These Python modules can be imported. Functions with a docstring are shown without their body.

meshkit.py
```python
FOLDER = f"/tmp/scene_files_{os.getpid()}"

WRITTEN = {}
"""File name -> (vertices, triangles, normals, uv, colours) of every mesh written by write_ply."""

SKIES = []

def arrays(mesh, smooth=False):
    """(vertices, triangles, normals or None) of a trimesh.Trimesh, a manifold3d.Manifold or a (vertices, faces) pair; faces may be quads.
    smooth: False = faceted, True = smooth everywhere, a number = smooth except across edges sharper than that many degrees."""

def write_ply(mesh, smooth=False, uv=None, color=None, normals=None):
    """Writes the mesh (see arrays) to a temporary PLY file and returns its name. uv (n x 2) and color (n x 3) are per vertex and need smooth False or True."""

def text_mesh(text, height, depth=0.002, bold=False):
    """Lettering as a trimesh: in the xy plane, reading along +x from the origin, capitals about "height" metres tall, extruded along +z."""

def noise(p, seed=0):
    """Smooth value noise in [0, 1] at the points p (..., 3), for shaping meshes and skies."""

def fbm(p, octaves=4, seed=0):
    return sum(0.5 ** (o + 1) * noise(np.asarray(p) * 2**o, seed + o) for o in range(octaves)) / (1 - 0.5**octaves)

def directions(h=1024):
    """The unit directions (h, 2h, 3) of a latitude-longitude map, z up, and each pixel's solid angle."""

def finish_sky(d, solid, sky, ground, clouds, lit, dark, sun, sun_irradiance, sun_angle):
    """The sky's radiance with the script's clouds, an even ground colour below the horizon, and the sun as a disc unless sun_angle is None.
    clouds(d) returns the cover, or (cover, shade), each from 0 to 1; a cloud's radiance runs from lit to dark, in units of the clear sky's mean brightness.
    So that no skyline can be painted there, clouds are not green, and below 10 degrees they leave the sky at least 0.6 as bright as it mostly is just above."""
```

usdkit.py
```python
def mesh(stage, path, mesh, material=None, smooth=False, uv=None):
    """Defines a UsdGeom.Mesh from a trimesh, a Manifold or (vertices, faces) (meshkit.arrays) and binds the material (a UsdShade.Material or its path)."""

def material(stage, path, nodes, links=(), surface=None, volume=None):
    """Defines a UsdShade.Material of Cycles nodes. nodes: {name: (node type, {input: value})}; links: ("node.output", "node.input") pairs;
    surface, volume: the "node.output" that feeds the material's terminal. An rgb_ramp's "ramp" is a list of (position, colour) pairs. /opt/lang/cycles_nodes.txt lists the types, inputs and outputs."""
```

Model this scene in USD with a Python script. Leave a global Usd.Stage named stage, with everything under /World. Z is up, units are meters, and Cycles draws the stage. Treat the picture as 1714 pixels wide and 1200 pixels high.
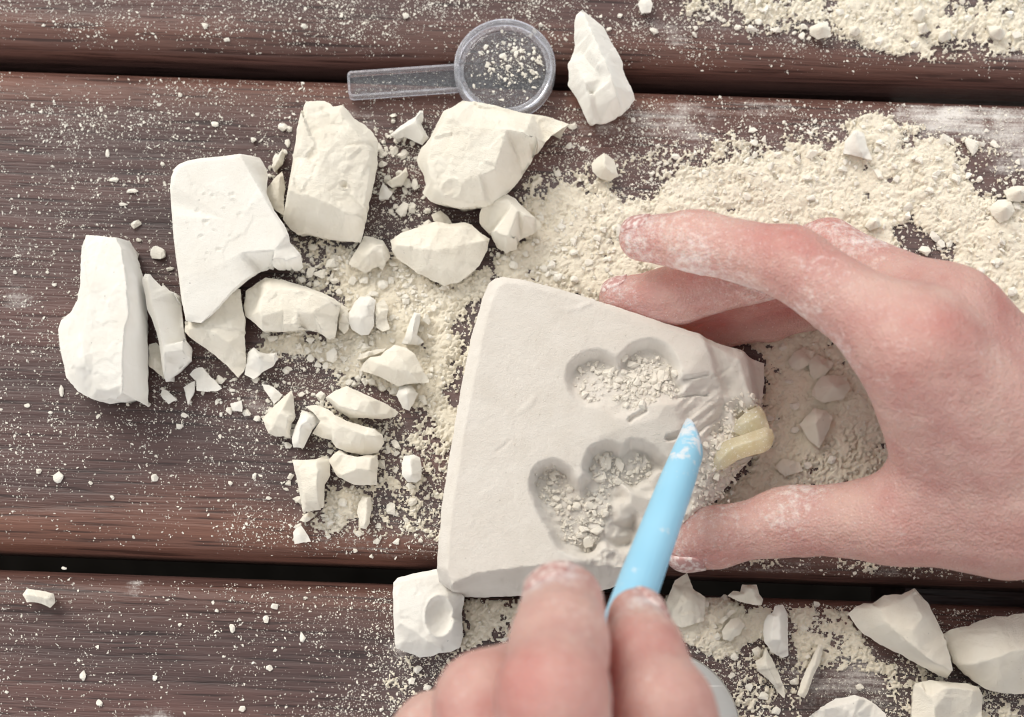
import math
import numpy as np, trimesh, manifold3d as m3, shapely, meshkit, usdkit
from pxr import Usd, UsdGeom, UsdLux, UsdShade, Sdf, Gf, Vt
from scipy.spatial import Delaunay, cKDTree
from scipy.ndimage import gaussian_filter, map_coordinates
from scipy.interpolate import LinearNDInterpolator
from shapely.geometry import Polygon
from PIL import Image, ImageDraw

stage = Usd.Stage.CreateInMemory()
UsdGeom.SetStageUpAxis(stage, 'Z'); UsdGeom.SetStageMetersPerUnit(stage, 1.0)
UsdGeom.Xform.Define(stage, '/World')
T = Sdf.ValueTypeNames
fbm = meshkit.fbm

# ------------------------------------------------------------------ camera, sky, sun
DIST, TILT, FPX = 400.0, math.radians(10.0), 400.0 / 0.13      # mm, and the lens in photograph pixels
CAM = np.array([0, -DIST * math.sin(TILT), DIST * math.cos(TILT)])
cam = UsdGeom.Camera.Define(stage, '/World/camera')
cam.AddTranslateOp().Set(Gf.Vec3d(*(CAM / 1000)))
cam.AddRotateXOp().Set(math.degrees(TILT))
cam.CreateHorizontalApertureAttr(24.0); cam.CreateVerticalApertureAttr(24.0 * 717 / 1024)
cam.CreateFocalLengthAttr(24.0 * FPX / 1714)
cam.CreateClippingRangeAttr(Gf.Vec2f(0.02, 100))
cam.CreateFStopAttr(9.0); cam.CreateFocusDistanceAttr(0.385)
cam.CreateExposureAttr(0.66)

SUN = np.array([-0.52, 0.72, 0.88]); SUN /= np.linalg.norm(SUN)
SUN_EL, SUN_ROT = math.asin(SUN[2]), math.atan2(SUN[0], SUN[1])
dome = UsdLux.DomeLight.Define(stage, '/World/sky')
dome.GetPrim().SetCustomDataByKey('kind', 'structure')
sky_mat = usdkit.material(stage, '/World/Looks/sky', {
    'sky': ('sky_texture', {'sky_type': 'single_scattering', 'sun_disc': False, 'sun_elevation': SUN_EL, 'sun_rotation': SUN_ROT}),
    'tc': ('texture_coordinate', {}),
    'no': ('noise_texture', {'scale': 2.2, 'detail': 5.0, 'roughness': 0.55}),
    'cv': ('rgb_ramp', {'ramp': [(0.30, (0.55, 0.55, 0.55)), (0.62, (1, 1, 1))]}),
    'cl': ('rgb_ramp', {'ramp': [(0.25, (7.5, 7.6, 7.8)), (0.7, (12.5, 12.3, 12.0))]}),
    'mx': ('mix_color', {}),
    'bg': ('background_shader', {'strength': 0.072})},
    [('tc.generated', 'no.vector'), ('no.fac', 'cv.fac'), ('no.fac', 'cl.fac'), ('cv.color', 'mx.fac'), ('sky.color', 'mx.a'), ('cl.color', 'mx.b'), ('mx.result', 'bg.color')], surface='bg.background')
UsdShade.MaterialBindingAPI.Apply(dome.GetPrim()).Bind(sky_mat)
sun = UsdLux.DistantLight.Define(stage, '/World/sun')
sun.CreateNormalizeAttr(True); sun.CreateIntensityAttr(0.36); sun.CreateAngleAttr(30.0); sun.CreateColorAttr(Gf.Vec3f(1.0, 0.95, 0.87))
m = Gf.Matrix4d(); m.SetLookAt(Gf.Vec3d(*SUN), Gf.Vec3d(0, 0, 0), Gf.Vec3d(0, 1, 0))
sun.AddTransformOp().Set(m.GetInverse())

# ------------------------------------------------------------------ helpers
UP, FW = np.array([0, math.cos(TILT), math.sin(TILT)]), np.array([0, math.sin(TILT), -math.cos(TILT)])

def W(u, v, h=0.0):
    """The point (mm) at height h above the table that the photograph shows at pixel (u, v)."""
    u, v, h = np.broadcast_arrays(*(np.asarray(x, float) for x in (u, v, h)))
    d = FW + ((u - 857) / FPX)[..., None] * np.array([1.0, 0, 0]) - ((v - 600) / FPX)[..., None] * UP
    return CAM + d * ((h - CAM[2]) / d[..., 2])[..., None]

def PX(p):
    q = np.asarray(p, float) - CAM
    w = q @ FW
    return 857 + FPX * q[..., 0] / w, 600 - FPX * (q @ UP) / w

counts = {}
def numbered(path):
    n = counts.get(path, 0); counts[path] = n + 1
    return path if n == 0 else f'{path}_{n:03d}'

def tag(p, label=None, cat=None, group=None, kind=None):
    p = p.GetPrim() if hasattr(p, 'GetPrim') else p
    for k, x in (('label', label), ('category', cat), ('group', group), ('kind', kind)):
        if x: p.SetCustomDataByKey(k, x)
    return p

def put(name, mesh, mat, parent='/World', smooth=True, attrs=None):
    """One Mesh prim from vertices in mm."""
    path = numbered(f'{parent}/{name}')
    if not isinstance(mesh, tuple):
        v, f, _ = meshkit.arrays(mesh)
    else:
        v, f = mesh
    g = usdkit.mesh(stage, path, (np.asarray(v, float) / 1000, f), mat, smooth=smooth)
    for k, x in (attrs or {}).items():
        UsdGeom.PrimvarsAPI(g).CreatePrimvar(k, T.FloatArray, 'vertex').Set(Vt.FloatArray.FromNumpy(np.asarray(x, np.float32)))
    return g

def thing(name, label, cat, group=None):
    x = UsdGeom.Xform.Define(stage, numbered(f'/World/{name}'))
    tag(x, label, cat, group)
    return x

def nz(p, wave, octaves=3, seed=0):
    """Noise in [-1, 1] with the wavelength in mm."""
    p = np.asarray(p, float)
    if p.shape[-1] == 2: p = np.concatenate([p, np.zeros(p.shape[:-1] + (1,))], -1)
    return 2 * fbm(p / wave + 31.7 * seed + 500.0, octaves, seed) - 1

def sstep(a, b, x):
    t = np.clip((x - a) / (b - a), 0, 1)
    return t * t * (3 - 2 * t)

# ------------------------------------------------------------------ materials
def plaster(name, col, col2, rough_bump=0.35, scale=1.0, pores=0.35):
    return usdkit.material(stage, f'/World/Looks/{name}', {
        'g': ('geometry', {}),
        'n1': ('noise_texture', {'scale': 140.0, 'detail': 4.0, 'roughness': 0.6}),
        'n2': ('noise_texture', {'scale': 3600.0 * scale, 'detail': 4.0, 'roughness': 0.7}),
        'n3': ('noise_texture', {'scale': 900.0 * scale, 'detail': 2.0}),
        'vo': ('voronoi_texture', {'scale': 430.0, 'randomness': 1.0}),
        'vr': ('rgb_ramp', {'ramp': [(0.0, (pores, pores, pores)), (0.05, (pores, pores, pores)), (0.10, (0, 0, 0))]}),
        'vm': ('noise_texture', {'scale': 230.0, 'detail': 1.0}),
        'vk': ('rgb_ramp', {'ramp': [(0.5, (0, 0, 0)), (0.62, (1, 1, 1))]}),
        'vx': ('mix_color', {'blend_type': 'multiply', 'fac': 1.0}),
        'r1': ('rgb_ramp', {'ramp': [(0.3, col2), (0.65, col)]}),
        'pc': ('mix_color', {'b': tuple(0.45 * c for c in col2)}),
        'add': ('math', {'math_type': 'multiply_add', 'value2': 1.4}),
        'bu': ('bump', {'strength': rough_bump, 'distance': 0.00075}),
        'p': ('principled_bsdf', {'roughness': 0.9, 'specular_ior_level': 0.2, 'diffuse_roughness': 0.6})},
        [('g.position', 'n1.vector'), ('g.position', 'n2.vector'), ('g.position', 'n3.vector'), ('g.position', 'vo.vector'), ('g.position', 'vm.vector'),
         ('vo.distance', 'vr.fac'), ('vm.fac', 'vk.fac'), ('vr.color', 'vx.a'), ('vk.color', 'vx.b'), ('n1.fac', 'r1.fac'), ('r1.color', 'pc.a'), ('vx.result', 'pc.fac'),
         ('n2.fac', 'add.value1'), ('n3.fac', 'add.value3'), ('add.value', 'bu.height'), ('bu.normal', 'p.normal'), ('pc.result', 'p.base_color')], surface='p.BSDF')

M_FRACT = plaster('fractured_plaster', (0.81, 0.77, 0.675), (0.765, 0.715, 0.61), 0.5)
M_SKIN = plaster('moulded_plaster', (0.765, 0.745, 0.69), (0.73, 0.70, 0.635), 0.3, 1.0, 0.6)
M_BLOCK = plaster('block_plaster', (0.68, 0.64, 0.58), (0.635, 0.59, 0.525), 0.4)
M_POWDER = plaster('loose_powder', (0.83, 0.775, 0.655), (0.80, 0.735, 0.605), 0.5, 1.0, 0.1)
M_GRAIN = plaster('hollow_crumbs', (0.74, 0.70, 0.62), (0.70, 0.65, 0.56), 0.3, 1.0, 0.05)
M_CRUMB = plaster('crumb_plaster', (0.83, 0.80, 0.725), (0.78, 0.74, 0.65), 0.4, 1.0, 0.05)

def wood(name, shift):
    return usdkit.material(stage, f'/World/Looks/{name}', {
        'g': ('geometry', {}),
        'rot': ('mapping', {'location': (shift * 3.1, shift * 1.7, 0), 'rotation': (0, 0, math.radians(2.06)), 'scale': (1, 1, 1)}),
        'mg': ('mapping', {'scale': (14.0, 330.0, 330.0)}),
        'mp': ('mapping', {'scale': (45.0, 1150.0, 1150.0)}),
        'mb': ('mapping', {'scale': (9.0, 34.0, 34.0)}),
        'ms': ('mapping', {'scale': (60.0, 900.0, 900.0)}),
        'grain': ('noise_texture', {'scale': 1.0, 'detail': 5.0, 'roughness': 0.6, 'distortion': 0.6}),
        'pore': ('noise_texture', {'scale': 1.0, 'detail': 3.0, 'roughness': 0.55}),
        'broad': ('noise_texture', {'scale': 1.0, 'detail': 3.0, 'distortion': 0.8}),
        'fine': ('noise_texture', {'scale': 1500.0, 'detail': 3.0, 'roughness': 0.7}),
        'streak': ('noise_texture', {'scale': 1.0, 'detail': 4.0, 'roughness': 0.65}),
        'rb': ('rgb_ramp', {'ramp': [(0.25, (0.057, 0.035, 0.033)), (0.5, (0.086, 0.048, 0.043)), (0.72, (0.128, 0.064, 0.054))]}),
        'rg': ('rgb_ramp', {'ramp': [(0.30, (0.70, 0.68, 0.69)), (0.5, (0.96, 0.95, 0.95)), (0.7, (1.15, 1.12, 1.10))]}),
        'rp': ('rgb_ramp', {'ramp': [(0.36, (0.26, 0.24, 0.24)), (0.45, (1, 1, 1))]}),
        'm1': ('mix_color', {'blend_type': 'multiply', 'fac': 1.0, 'use_clamp_result': False}),
        'm2': ('mix_color', {'blend_type': 'multiply', 'fac': 0.85}),
        'dust': ('attribute', {'attribute': 'dust'}), 'lit_rim_tan': ('attribute', {'attribute': 'lit_rim_tan'}), 'mw': ('mix_color', {'b': (0.16, 0.070, 0.046)}),  # tan mixed in for the painted rim light and the tan wood
        'film': ('attribute', {'attribute': 'film'}),
        's1': ('math', {'math_type': 'multiply_add', 'value2': 0.55}),
        's2': ('math', {'math_type': 'multiply_add', 'value2': 0.45}),
        's3': ('math', {'math_type': 'add'}),
        'sr': ('map_range', {'range_type': 'smoothstep', 'from_min': 0.76, 'from_max': 1.22, 'to_min': 0.0, 'to_max': 0.85, 'clamp': True}),
        'fz': ('math', {'math_type': 'multiply'}),
        'md': ('mix_color', {'b': (0.70, 0.67, 0.63)}),
        'mf': ('mix_color', {'b': (0.62, 0.60, 0.60)}),
        'rr': ('map_range', {'from_min': 0.0, 'from_max': 1.0, 'to_min': 0.34, 'to_max': 0.9, 'clamp': True}),
        'bh': ('math', {'math_type': 'multiply_add', 'value2': 0.4}),
        'bu': ('bump', {'strength': 0.5, 'distance': 0.0012}),
        'p': ('principled_bsdf', {'roughness': 0.4, 'specular_ior_level': 0.3})},
        [('g.position', 'rot.vector'), ('rot.vector', 'mg.vector'), ('rot.vector', 'mp.vector'), ('rot.vector', 'mb.vector'), ('rot.vector', 'ms.vector'), ('rot.vector', 'fine.vector'),
         ('mg.vector', 'grain.vector'), ('mp.vector', 'pore.vector'), ('mb.vector', 'broad.vector'), ('ms.vector', 'streak.vector'),
         ('broad.fac', 'rb.fac'), ('grain.fac', 'rg.fac'), ('pore.fac', 'rp.fac'), ('rb.color', 'mw.a'), ('lit_rim_tan.fac', 'mw.fac'), ('mw.result', 'm1.a'), ('rg.color', 'm1.b'), ('m1.result', 'm2.a'), ('rp.color', 'm2.b'),
         ('streak.fac', 's1.value1'), ('dust.fac', 's1.value3'), ('fine.fac', 's2.value1'), ('s1.value', 's2.value3'), ('s2.value', 'sr.value'),
         ('film.fac', 'fz.value1'), ('fine.fac', 'fz.value2'), ('m2.result', 'mf.a'), ('fz.value', 'mf.fac'),
         ('mf.result', 'md.a'), ('sr.result', 'md.fac'), ('md.result', 'p.base_color'), ('sr.result', 'rr.value'), ('rr.result', 'p.roughness'),
         ('pore.fac', 'bh.value1'), ('grain.fac', 'bh.value3'), ('bh.value', 'bu.height'), ('bu.normal', 'p.normal')], surface='p.BSDF')

M_WOOD = [wood('dark_wood', 0.0), wood('dark_wood_b', 1.0), wood('dark_wood_c', 2.0), wood('dark_wood_d', 3.0)]

# ------------------------------------------------------------------ where powder, dust and specks lie (regions of the table, read off the photograph)
def region_map(items, blur, base=0.0):
    im = Image.new('F', (1160, 800), base)                     # 0.25 mm cells would be finer than needed: one cell is 2 px, margin 150 px
    d = ImageDraw.Draw(im)
    for val, pts in items:
        d.polygon([((u + 300) / 2, (v + 200) / 2) for u, v in pts], fill=float(val))
    return gaussian_filter(np.asarray(im, float), blur)

def look_up(m_, xy):
    p = np.concatenate([xy, np.zeros(xy.shape[:-1] + (1,))], -1)
    u, v = PX(p)
    return map_coordinates(m_, [(v + 200) / 2, (u + 300) / 2], order=1, mode='nearest')

POWDER = region_map([
    (0.62, [(1120, -200), (1900, -200), (1900, 105), (1560, 102), (1440, 88), (1380, 66), (1250, 60), (1150, 30)]),
    (0.30, [(1120, 40), (1380, 62), (1440, 86), (1900, 110), (1900, 80), (1640, 92), (1440, 66), (1200, 20)]),
    (0.95, [(1400, -20), (1570, -20), (1600, 55), (1555, 95), (1450, 84), (1395, 50)]),
    (0.70, [(1220, 0), (1400, -10), (1410, 45), (1330, 50), (1240, 36)]),
    (0.85, [(1620, 20), (1720, 10), (1720, 70), (1640, 74)]),
    (0.52, [(870, 300), (1000, 265), (1150, 235), (1340, 222), (1440, 190), (1500, 190), (1600, 220), (1720, 270), (1900, 300), (1900, 620), (1400, 500), (980, 520), (830, 470)]),
    (1.00, [(1430, 195), (1498, 196), (1510, 240), (1568, 228), (1596, 262), (1640, 335), (1730, 350), (1900, 400), (1900, 640), (1650, 560), (1560, 500), (1480, 470), (1350, 460), (1200, 470), (1050, 470), (1000, 505), (850, 468), (826, 430), (890, 400), (880, 345), (925, 312), (1050, 330), (1100, 305), (1250, 268), (1340, 236), (1400, 250)]),
    (0.15, [(1040, 285), (1112, 298), (1098, 338), (1042, 322)]),
    (0.38, [(1490, 365), (1600, 410), (1570, 455), (1505, 430)]),
    (0.32, [(1610, 262), (1714, 258), (1900, 250), (1900, 330), (1655, 322)]),
    (0.92, [(715, 470), (835, 440), (815, 520), (790, 650), (765, 760), (745, 905), (700, 900), (688, 800), (650, 735), (720, 690), (712, 600)]),
    (0.50, [(762, 505), (812, 500), (780, 680), (745, 680)]),
    (0.45, [(700, 760), (760, 740), (745, 880), (700, 840)]),
    (0.62, [(470, 400), (600, 400), (560, 520), (420, 640), (400, 610), (440, 560), (600, 480), (600, 700), (470, 680), (560, 660)]),
    (1.00, [(565, 440), (700, 425), (722, 500), (722, 640), (700, 690), (640, 650), (525, 600), (445, 595), (430, 565), (560, 572)]),
    (0.56, [(480, 680), (740, 690), (730, 905), (640, 900), (500, 890), (500, 850), (600, 810)]),
    (0.80, [(545, 815), (625, 812), (620, 850), (560, 870)]),
    (0.80, [(505, 862), (560, 858), (575, 890), (530, 898)]),
    (1.00, [(1170, 530), (1300, 510), (1500, 600), (1500, 800), (1200, 880), (1130, 890), (1260, 780), (1280, 600)]),
    (0.85, [(1330, 760), (1500, 700), (1500, 830), (1330, 830)]),
    (1.00, [(1100, 1000), (1120, 985), (1200, 985), (1240, 1010), (1290, 1010), (1300, 1070), (1235, 1135), (1190, 1100), (1120, 1060)]),
    (0.80, [(1310, 1010), (1415, 1010), (1450, 1080), (1490, 1125), (1420, 1125), (1340, 1120)]),
    (0.50, [(1225, 1085), (1290, 1060), (1360, 1130), (1340, 1240), (1225, 1240)]),
    (0.55, [(1480, 1110), (1530, 1110), (1714, 1160), (1900, 1160), (1900, 1400), (1480, 1400)]),
    (0.85, [(765, 1003), (900, 1003), (900, 1060), (785, 1082)]),
    (0.34, [(1100, 905), (1900, 930), (1900, 990), (1100, 960)]),
    (0.40, [(640, 1100), (740, 1050), (800, 1090), (700, 1250), (640, 1250)]),
], 4.0)
SPECK = region_map([
    (0.55, [(-300, -200), (2000, -200), (2000, 90), (-300, 60)]),
    (0.75, [(560, -200), (2000, -200), (2000, 90), (560, 70)]),
    (0.42, [(-300, 120), (600, 130), (600, 930), (-300, 900)]),
    (0.75, [(60, 180), (300, 190), (300, 320), (100, 330)]),
    (0.80, [(430, 180), (1000, 190), (1000, 330), (430, 460)]),
    (0.70, [(960, 170), (1714, 190), (1714, 350), (960, 350)]),
    (0.62, [(240, 560), (760, 560), (740, 930), (360, 900)]),
    (0.85, [(400, 600), (560, 600), (560, 760), (400, 780)]),
    (0.18, [(-300, 810), (420, 820), (380, 925), (-300, 910)]),
    (0.28, [(-300, 930), (480, 950), (480, 1400), (-300, 1400)]),
    (0.95, [(500, 975), (740, 980), (740, 1400), (440, 1400), (560, 1150)]),
    (0.80, [(1100, 960), (2000, 960), (2000, 1400), (1100, 1400)]),
], 12.0, 0.3)
DUST = region_map([
    (0.62, [(1180, 55), (1300, 62), (1420, 82), (1400, 66), (1250, 48), (1180, 45)]),
    (0.60, [(1420, 84), (1714, 108), (1900, 118), (1900, 98), (1640, 92)]),
    (0.50, [(1205, 155), (1330, 160), (1330, 182), (1290, 186), (1210, 172)]),
    (0.55, [(1500, 160), (1900, 185), (1900, 240), (1550, 225), (1500, 205)]),
    (0.42, [(1100, 165), (1200, 170), (1190, 240), (1060, 220)]),
    (0.36, [(1100, 925), (1900, 945), (1900, 985), (1100, 965)]),
    (0.32, [(480, 905), (740, 915), (740, 945), (560, 935)]),
    (0.55, [(205, 965), (235, 965), (238, 1000), (205, 1000)]),
    (0.40, [(345, 885), (372, 895), (385, 930), (370, 930)]),
    (0.52, [(220, 1190), (290, 1182), (300, 1230), (220, 1230)]),
    (0.36, [(300, 180), (335, 190), (330, 215), (305, 210)]),
    (0.34, [(20, 390), (75, 390), (60, 430), (30, 440)]),
    (0.35, [(0, 440), (110, 530), (60, 540), (0, 520)]),
    (0.42, [(960, 180), (1100, 190), (1060, 230), (980, 220)]),
    (0.36, [(560, 170), (640, 180), (640, 230), (560, 220)]),
    (0.36, [(400, 640), (470, 650), (470, 700), (380, 700)]),
    (0.40, [(1320, 1090), (1480, 1090), (1480, 1180), (1320, 1180)]),
    (0.45, [(1230, 300), (1330, 320), (1320, 345), (1240, 330)]), (0.40, [(1000, 300), (1080, 310), (1070, 330), (1000, 325)]), (0.45, [(1640, 215), (1900, 240), (1900, 300), (1650, 290)]),
    (0.38, [(0, 20), (140, 10), (160, 30), (10, 45)]), (0.30, [(600, 10), (760, 20), (740, 45), (600, 35)]), (0.26, [(690, 900), (740, 900), (740, 950), (680, 940)]), (0.40, [(640, 1060), (740, 1050), (720, 1110), (650, 1110)]),
    (0.30, [(560, 980), (640, 985), (600, 1010), (540, 1005)]), (0.34, [(180, 520), (110, 600), (60, 590), (150, 500)]), (0.42, [(1060, 20), (1140, 50), (1180, 80), (1120, 80)]),
    (0.22, [(900, 165), (1900, 185), (1900, 330), (1300, 250), (900, 300)]), (0.20, [(1000, -100), (1900, -100), (1900, 100), (1000, 60)]), (0.22, [(380, 560), (760, 560), (740, 940), (360, 920)]), (0.22, [(1100, 1000), (1900, 1000), (1900, 1300), (1100, 1300)])][::-1], 6.0)

TAN = region_map([(0.55, [(-300, 830), (120, 850), (330, 800), (700, 905), (700, 950), (-300, 925)]), (0.35, [(-300, 118), (1100, 128), (1100, 170), (-300, 165)]), (0.3, [(960, 160), (1140, 170), (1120, 240), (960, 230)])], 10.0)  # tan wood zones, and a strip painting sky light along the upper rim
# ------------------------------------------------------------------ the table: planks, beam and the paving far below
ANG = -math.radians(2.06)
AX, AY = np.array([math.cos(ANG), math.sin(ANG)]), np.array([-math.sin(ANG), math.cos(ANG)])
def along(p): return p[..., :2] @ AX, p[..., :2] @ AY
S_TOP = along(W(857, 137))[1]; S_BOT = along(W(857, 952))[1]
GAP, RND, THK = 3.9, 6.0, 21.0
PLANKS = [(S_TOP + GAP, S_TOP + GAP + 105.0), (S_BOT, S_TOP), (S_BOT - GAP - 105.0, S_BOT - GAP), (S_BOT - 2 * GAP - 210.0, S_BOT - 2 * GAP - 105.0)] + [(S_TOP + GAP + 110.0 * k, S_TOP + GAP + 105.0 + 110.0 * k) for k in (1, 2, 3)]

def table_z(xy):
    """Height of the boards' upper side (mm), -30 in the gaps."""
    s = xy @ AY
    z = np.full(s.shape, -30.0)
    for a, b in PLANKS:
        e = np.minimum(s - a, b - s)
        zz = np.where(e < RND, -(RND - np.sqrt(np.maximum(RND**2 - np.clip(RND - e, 0, RND)**2, 0))), 0.0)
        z = np.where(e > 0, zz, z)
    return z

table = thing('wooden_table', 'dark red-brown slatted wooden table dusted with plaster', 'table')
TP = str(table.GetPath())
for i, (a, b) in enumerate(PLANKS):
    fine_ = i < 3
    xs = np.concatenate([[-620, -400, -250, -160], np.arange(-128, 128.1, 0.8 if fine_ else 16), [160, 250, 400, 620]])
    th = np.linspace(math.pi, math.pi / 2, 10)
    front = [(a + RND + RND * math.cos(t), -RND + RND * math.sin(t)) for t in th]
    back = [(b - RND + RND * math.cos(t), -RND + RND * math.sin(t)) for t in th[::-1] * -1 + math.pi][::-1]
    back = [(b - RND + RND * math.cos(t), -RND + RND * math.sin(t)) for t in np.linspace(math.pi / 2, 0, 10)]
    top = [(s, 0.0) for s in np.arange(a + RND + 0.8, b - RND - 0.4, 0.8 if fine_ else 20)]
    low = [(b, -13.0), (b, -THK + 2), (b - 2, -THK), (a + 2, -THK), (a, -THK + 2), (a, -13.0)]
    prof = np.array(front + top + back + low)
    X, I = np.meshgrid(xs, np.arange(len(prof)), indexing='ij')
    S, Z = prof[I, 0], prof[I, 1].copy()
    Z = Z + 0.05 * nz(np.stack([X, S * 8, Z * 0], -1), 30, 2, i) * (Z > -1)
    P = np.stack([X * AX[0] + S * AY[0], X * AX[1] + S * AY[1], Z], -1).reshape(-1, 3)
    nx, npf = X.shape
    q = np.arange(nx * npf).reshape(nx, npf)
    r = np.roll(q, -1, 1)
    quads = np.stack([q[:-1], q[1:], r[1:], r[:-1]], -1).reshape(-1, 4)
    caps = [[q[0, 0], q[0, k + 1], q[0, k]] for k in range(1, npf - 1)] + [[q[-1, 0], q[-1, k], q[-1, k + 1]] for k in range(1, npf - 1)]
    f = np.vstack([quads[:, [0, 2, 1]], quads[:, [0, 3, 2]], np.array(caps)])
    fi = np.cross(P[f[0, 1]] - P[f[0, 0]], P[f[0, 2]] - P[f[0, 0]])
    xy = P[:, :2]
    dust = look_up(DUST, xy) * (1.0 + 0.6 * nz(xy, 4, 3, 5)) * (P[:, 2] > -3)
    film = np.clip(0.30 * look_up(POWDER, xy) + 0.05 * look_up(SPECK, xy), 0, 0.4) * (0.7 + 0.6 * nz(xy, 14, 3, 9)) * sstep(-4, -0.5, P[:, 2])
    e = np.minimum(S.ravel() - a, b - S.ravel())
    lit_rim_tan = 0.55 * np.exp(-((e - 4.0) / 5.0) ** 2) * (P[:, 2] > -9) * (0.8 + 0.6 * nz(np.column_stack([P[:, 0], P[:, 1] * 4]), 40, 3, 50)) + look_up(TAN, xy) * (0.8 + 0.5 * nz(np.column_stack([P[:, 0], P[:, 1] * 5]), 30, 3, 51))  # band along the rims paints sky light on the rounded edges
    put('plank', (P, f), M_WOOD[i % 4], TP, smooth=True, attrs={'dust': dust, 'film': np.clip(film, 0, 1), 'lit_rim_tan': np.clip(lit_rim_tan, 0, 0.9)})
bx0 = W(1503, 150)[0] + 1.5
beam = trimesh.creation.box([60, 760, 40]); beam.apply_translation([bx0 + 30 + 0.5, 90, -THK - 20.2])
put('cross_beam', beam, M_WOOD[1], TP, smooth=False)
beam2 = trimesh.creation.box([60, 760, 40]); beam2.apply_translation([bx0 - 430, 90, -THK - 20.2])
put('cross_beam', beam2, M_WOOD[2], TP, smooth=False)
for x in (bx0 - 400, bx0 + 31):
    for y in (430, -250):
        leg = trimesh.creation.box([55, 55, 690]); leg.apply_translation([x, y, -THK - 40.2 - 345])
        put('leg', leg, M_WOOD[1], TP, smooth=False)
gm = usdkit.material(stage, '/World/Looks/paving', {'g': ('geometry', {}), 'n': ('noise_texture', {'scale': 60.0, 'detail': 6.0}), 'r': ('rgb_ramp', {'ramp': [(0.3, (0.004, 0.0035, 0.003)), (0.7, (0.008, 0.007, 0.006))]}), 'p': ('principled_bsdf', {'roughness': 0.95, 'specular_ior_level': 0.0})},
    [('g.position', 'n.vector'), ('n.fac', 'r.fac'), ('r.color', 'p.base_color')], surface='p.BSDF')
gz = -THK - 40.2 - 690
g = put('ground', (np.array([[-4e4, -4e4, gz], [4e4, -4e4, gz], [4e4, 4e4, gz], [-4e4, 4e4, gz]]), np.array([[0, 1, 2], [0, 2, 3]])), gm, smooth=False)
tag(g, 'dark paving far below the table', 'ground', kind='structure')

# ------------------------------------------------------------------ plaster fragments
def densify(pts, step, closed):
    pts = np.asarray(pts, float)
    nxt = np.roll(pts, -1, 0) if closed else pts[1:]
    out = []
    for a, b in zip(pts if closed else pts[:-1], nxt):
        n = max(1, int(round(np.linalg.norm(b[:2] - a[:2]) / step)))
        out.append(a + (b - a) * (np.arange(n) / n)[:, None])
    if not closed: out.append(pts[-1:])
    return np.vstack(out)

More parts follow.
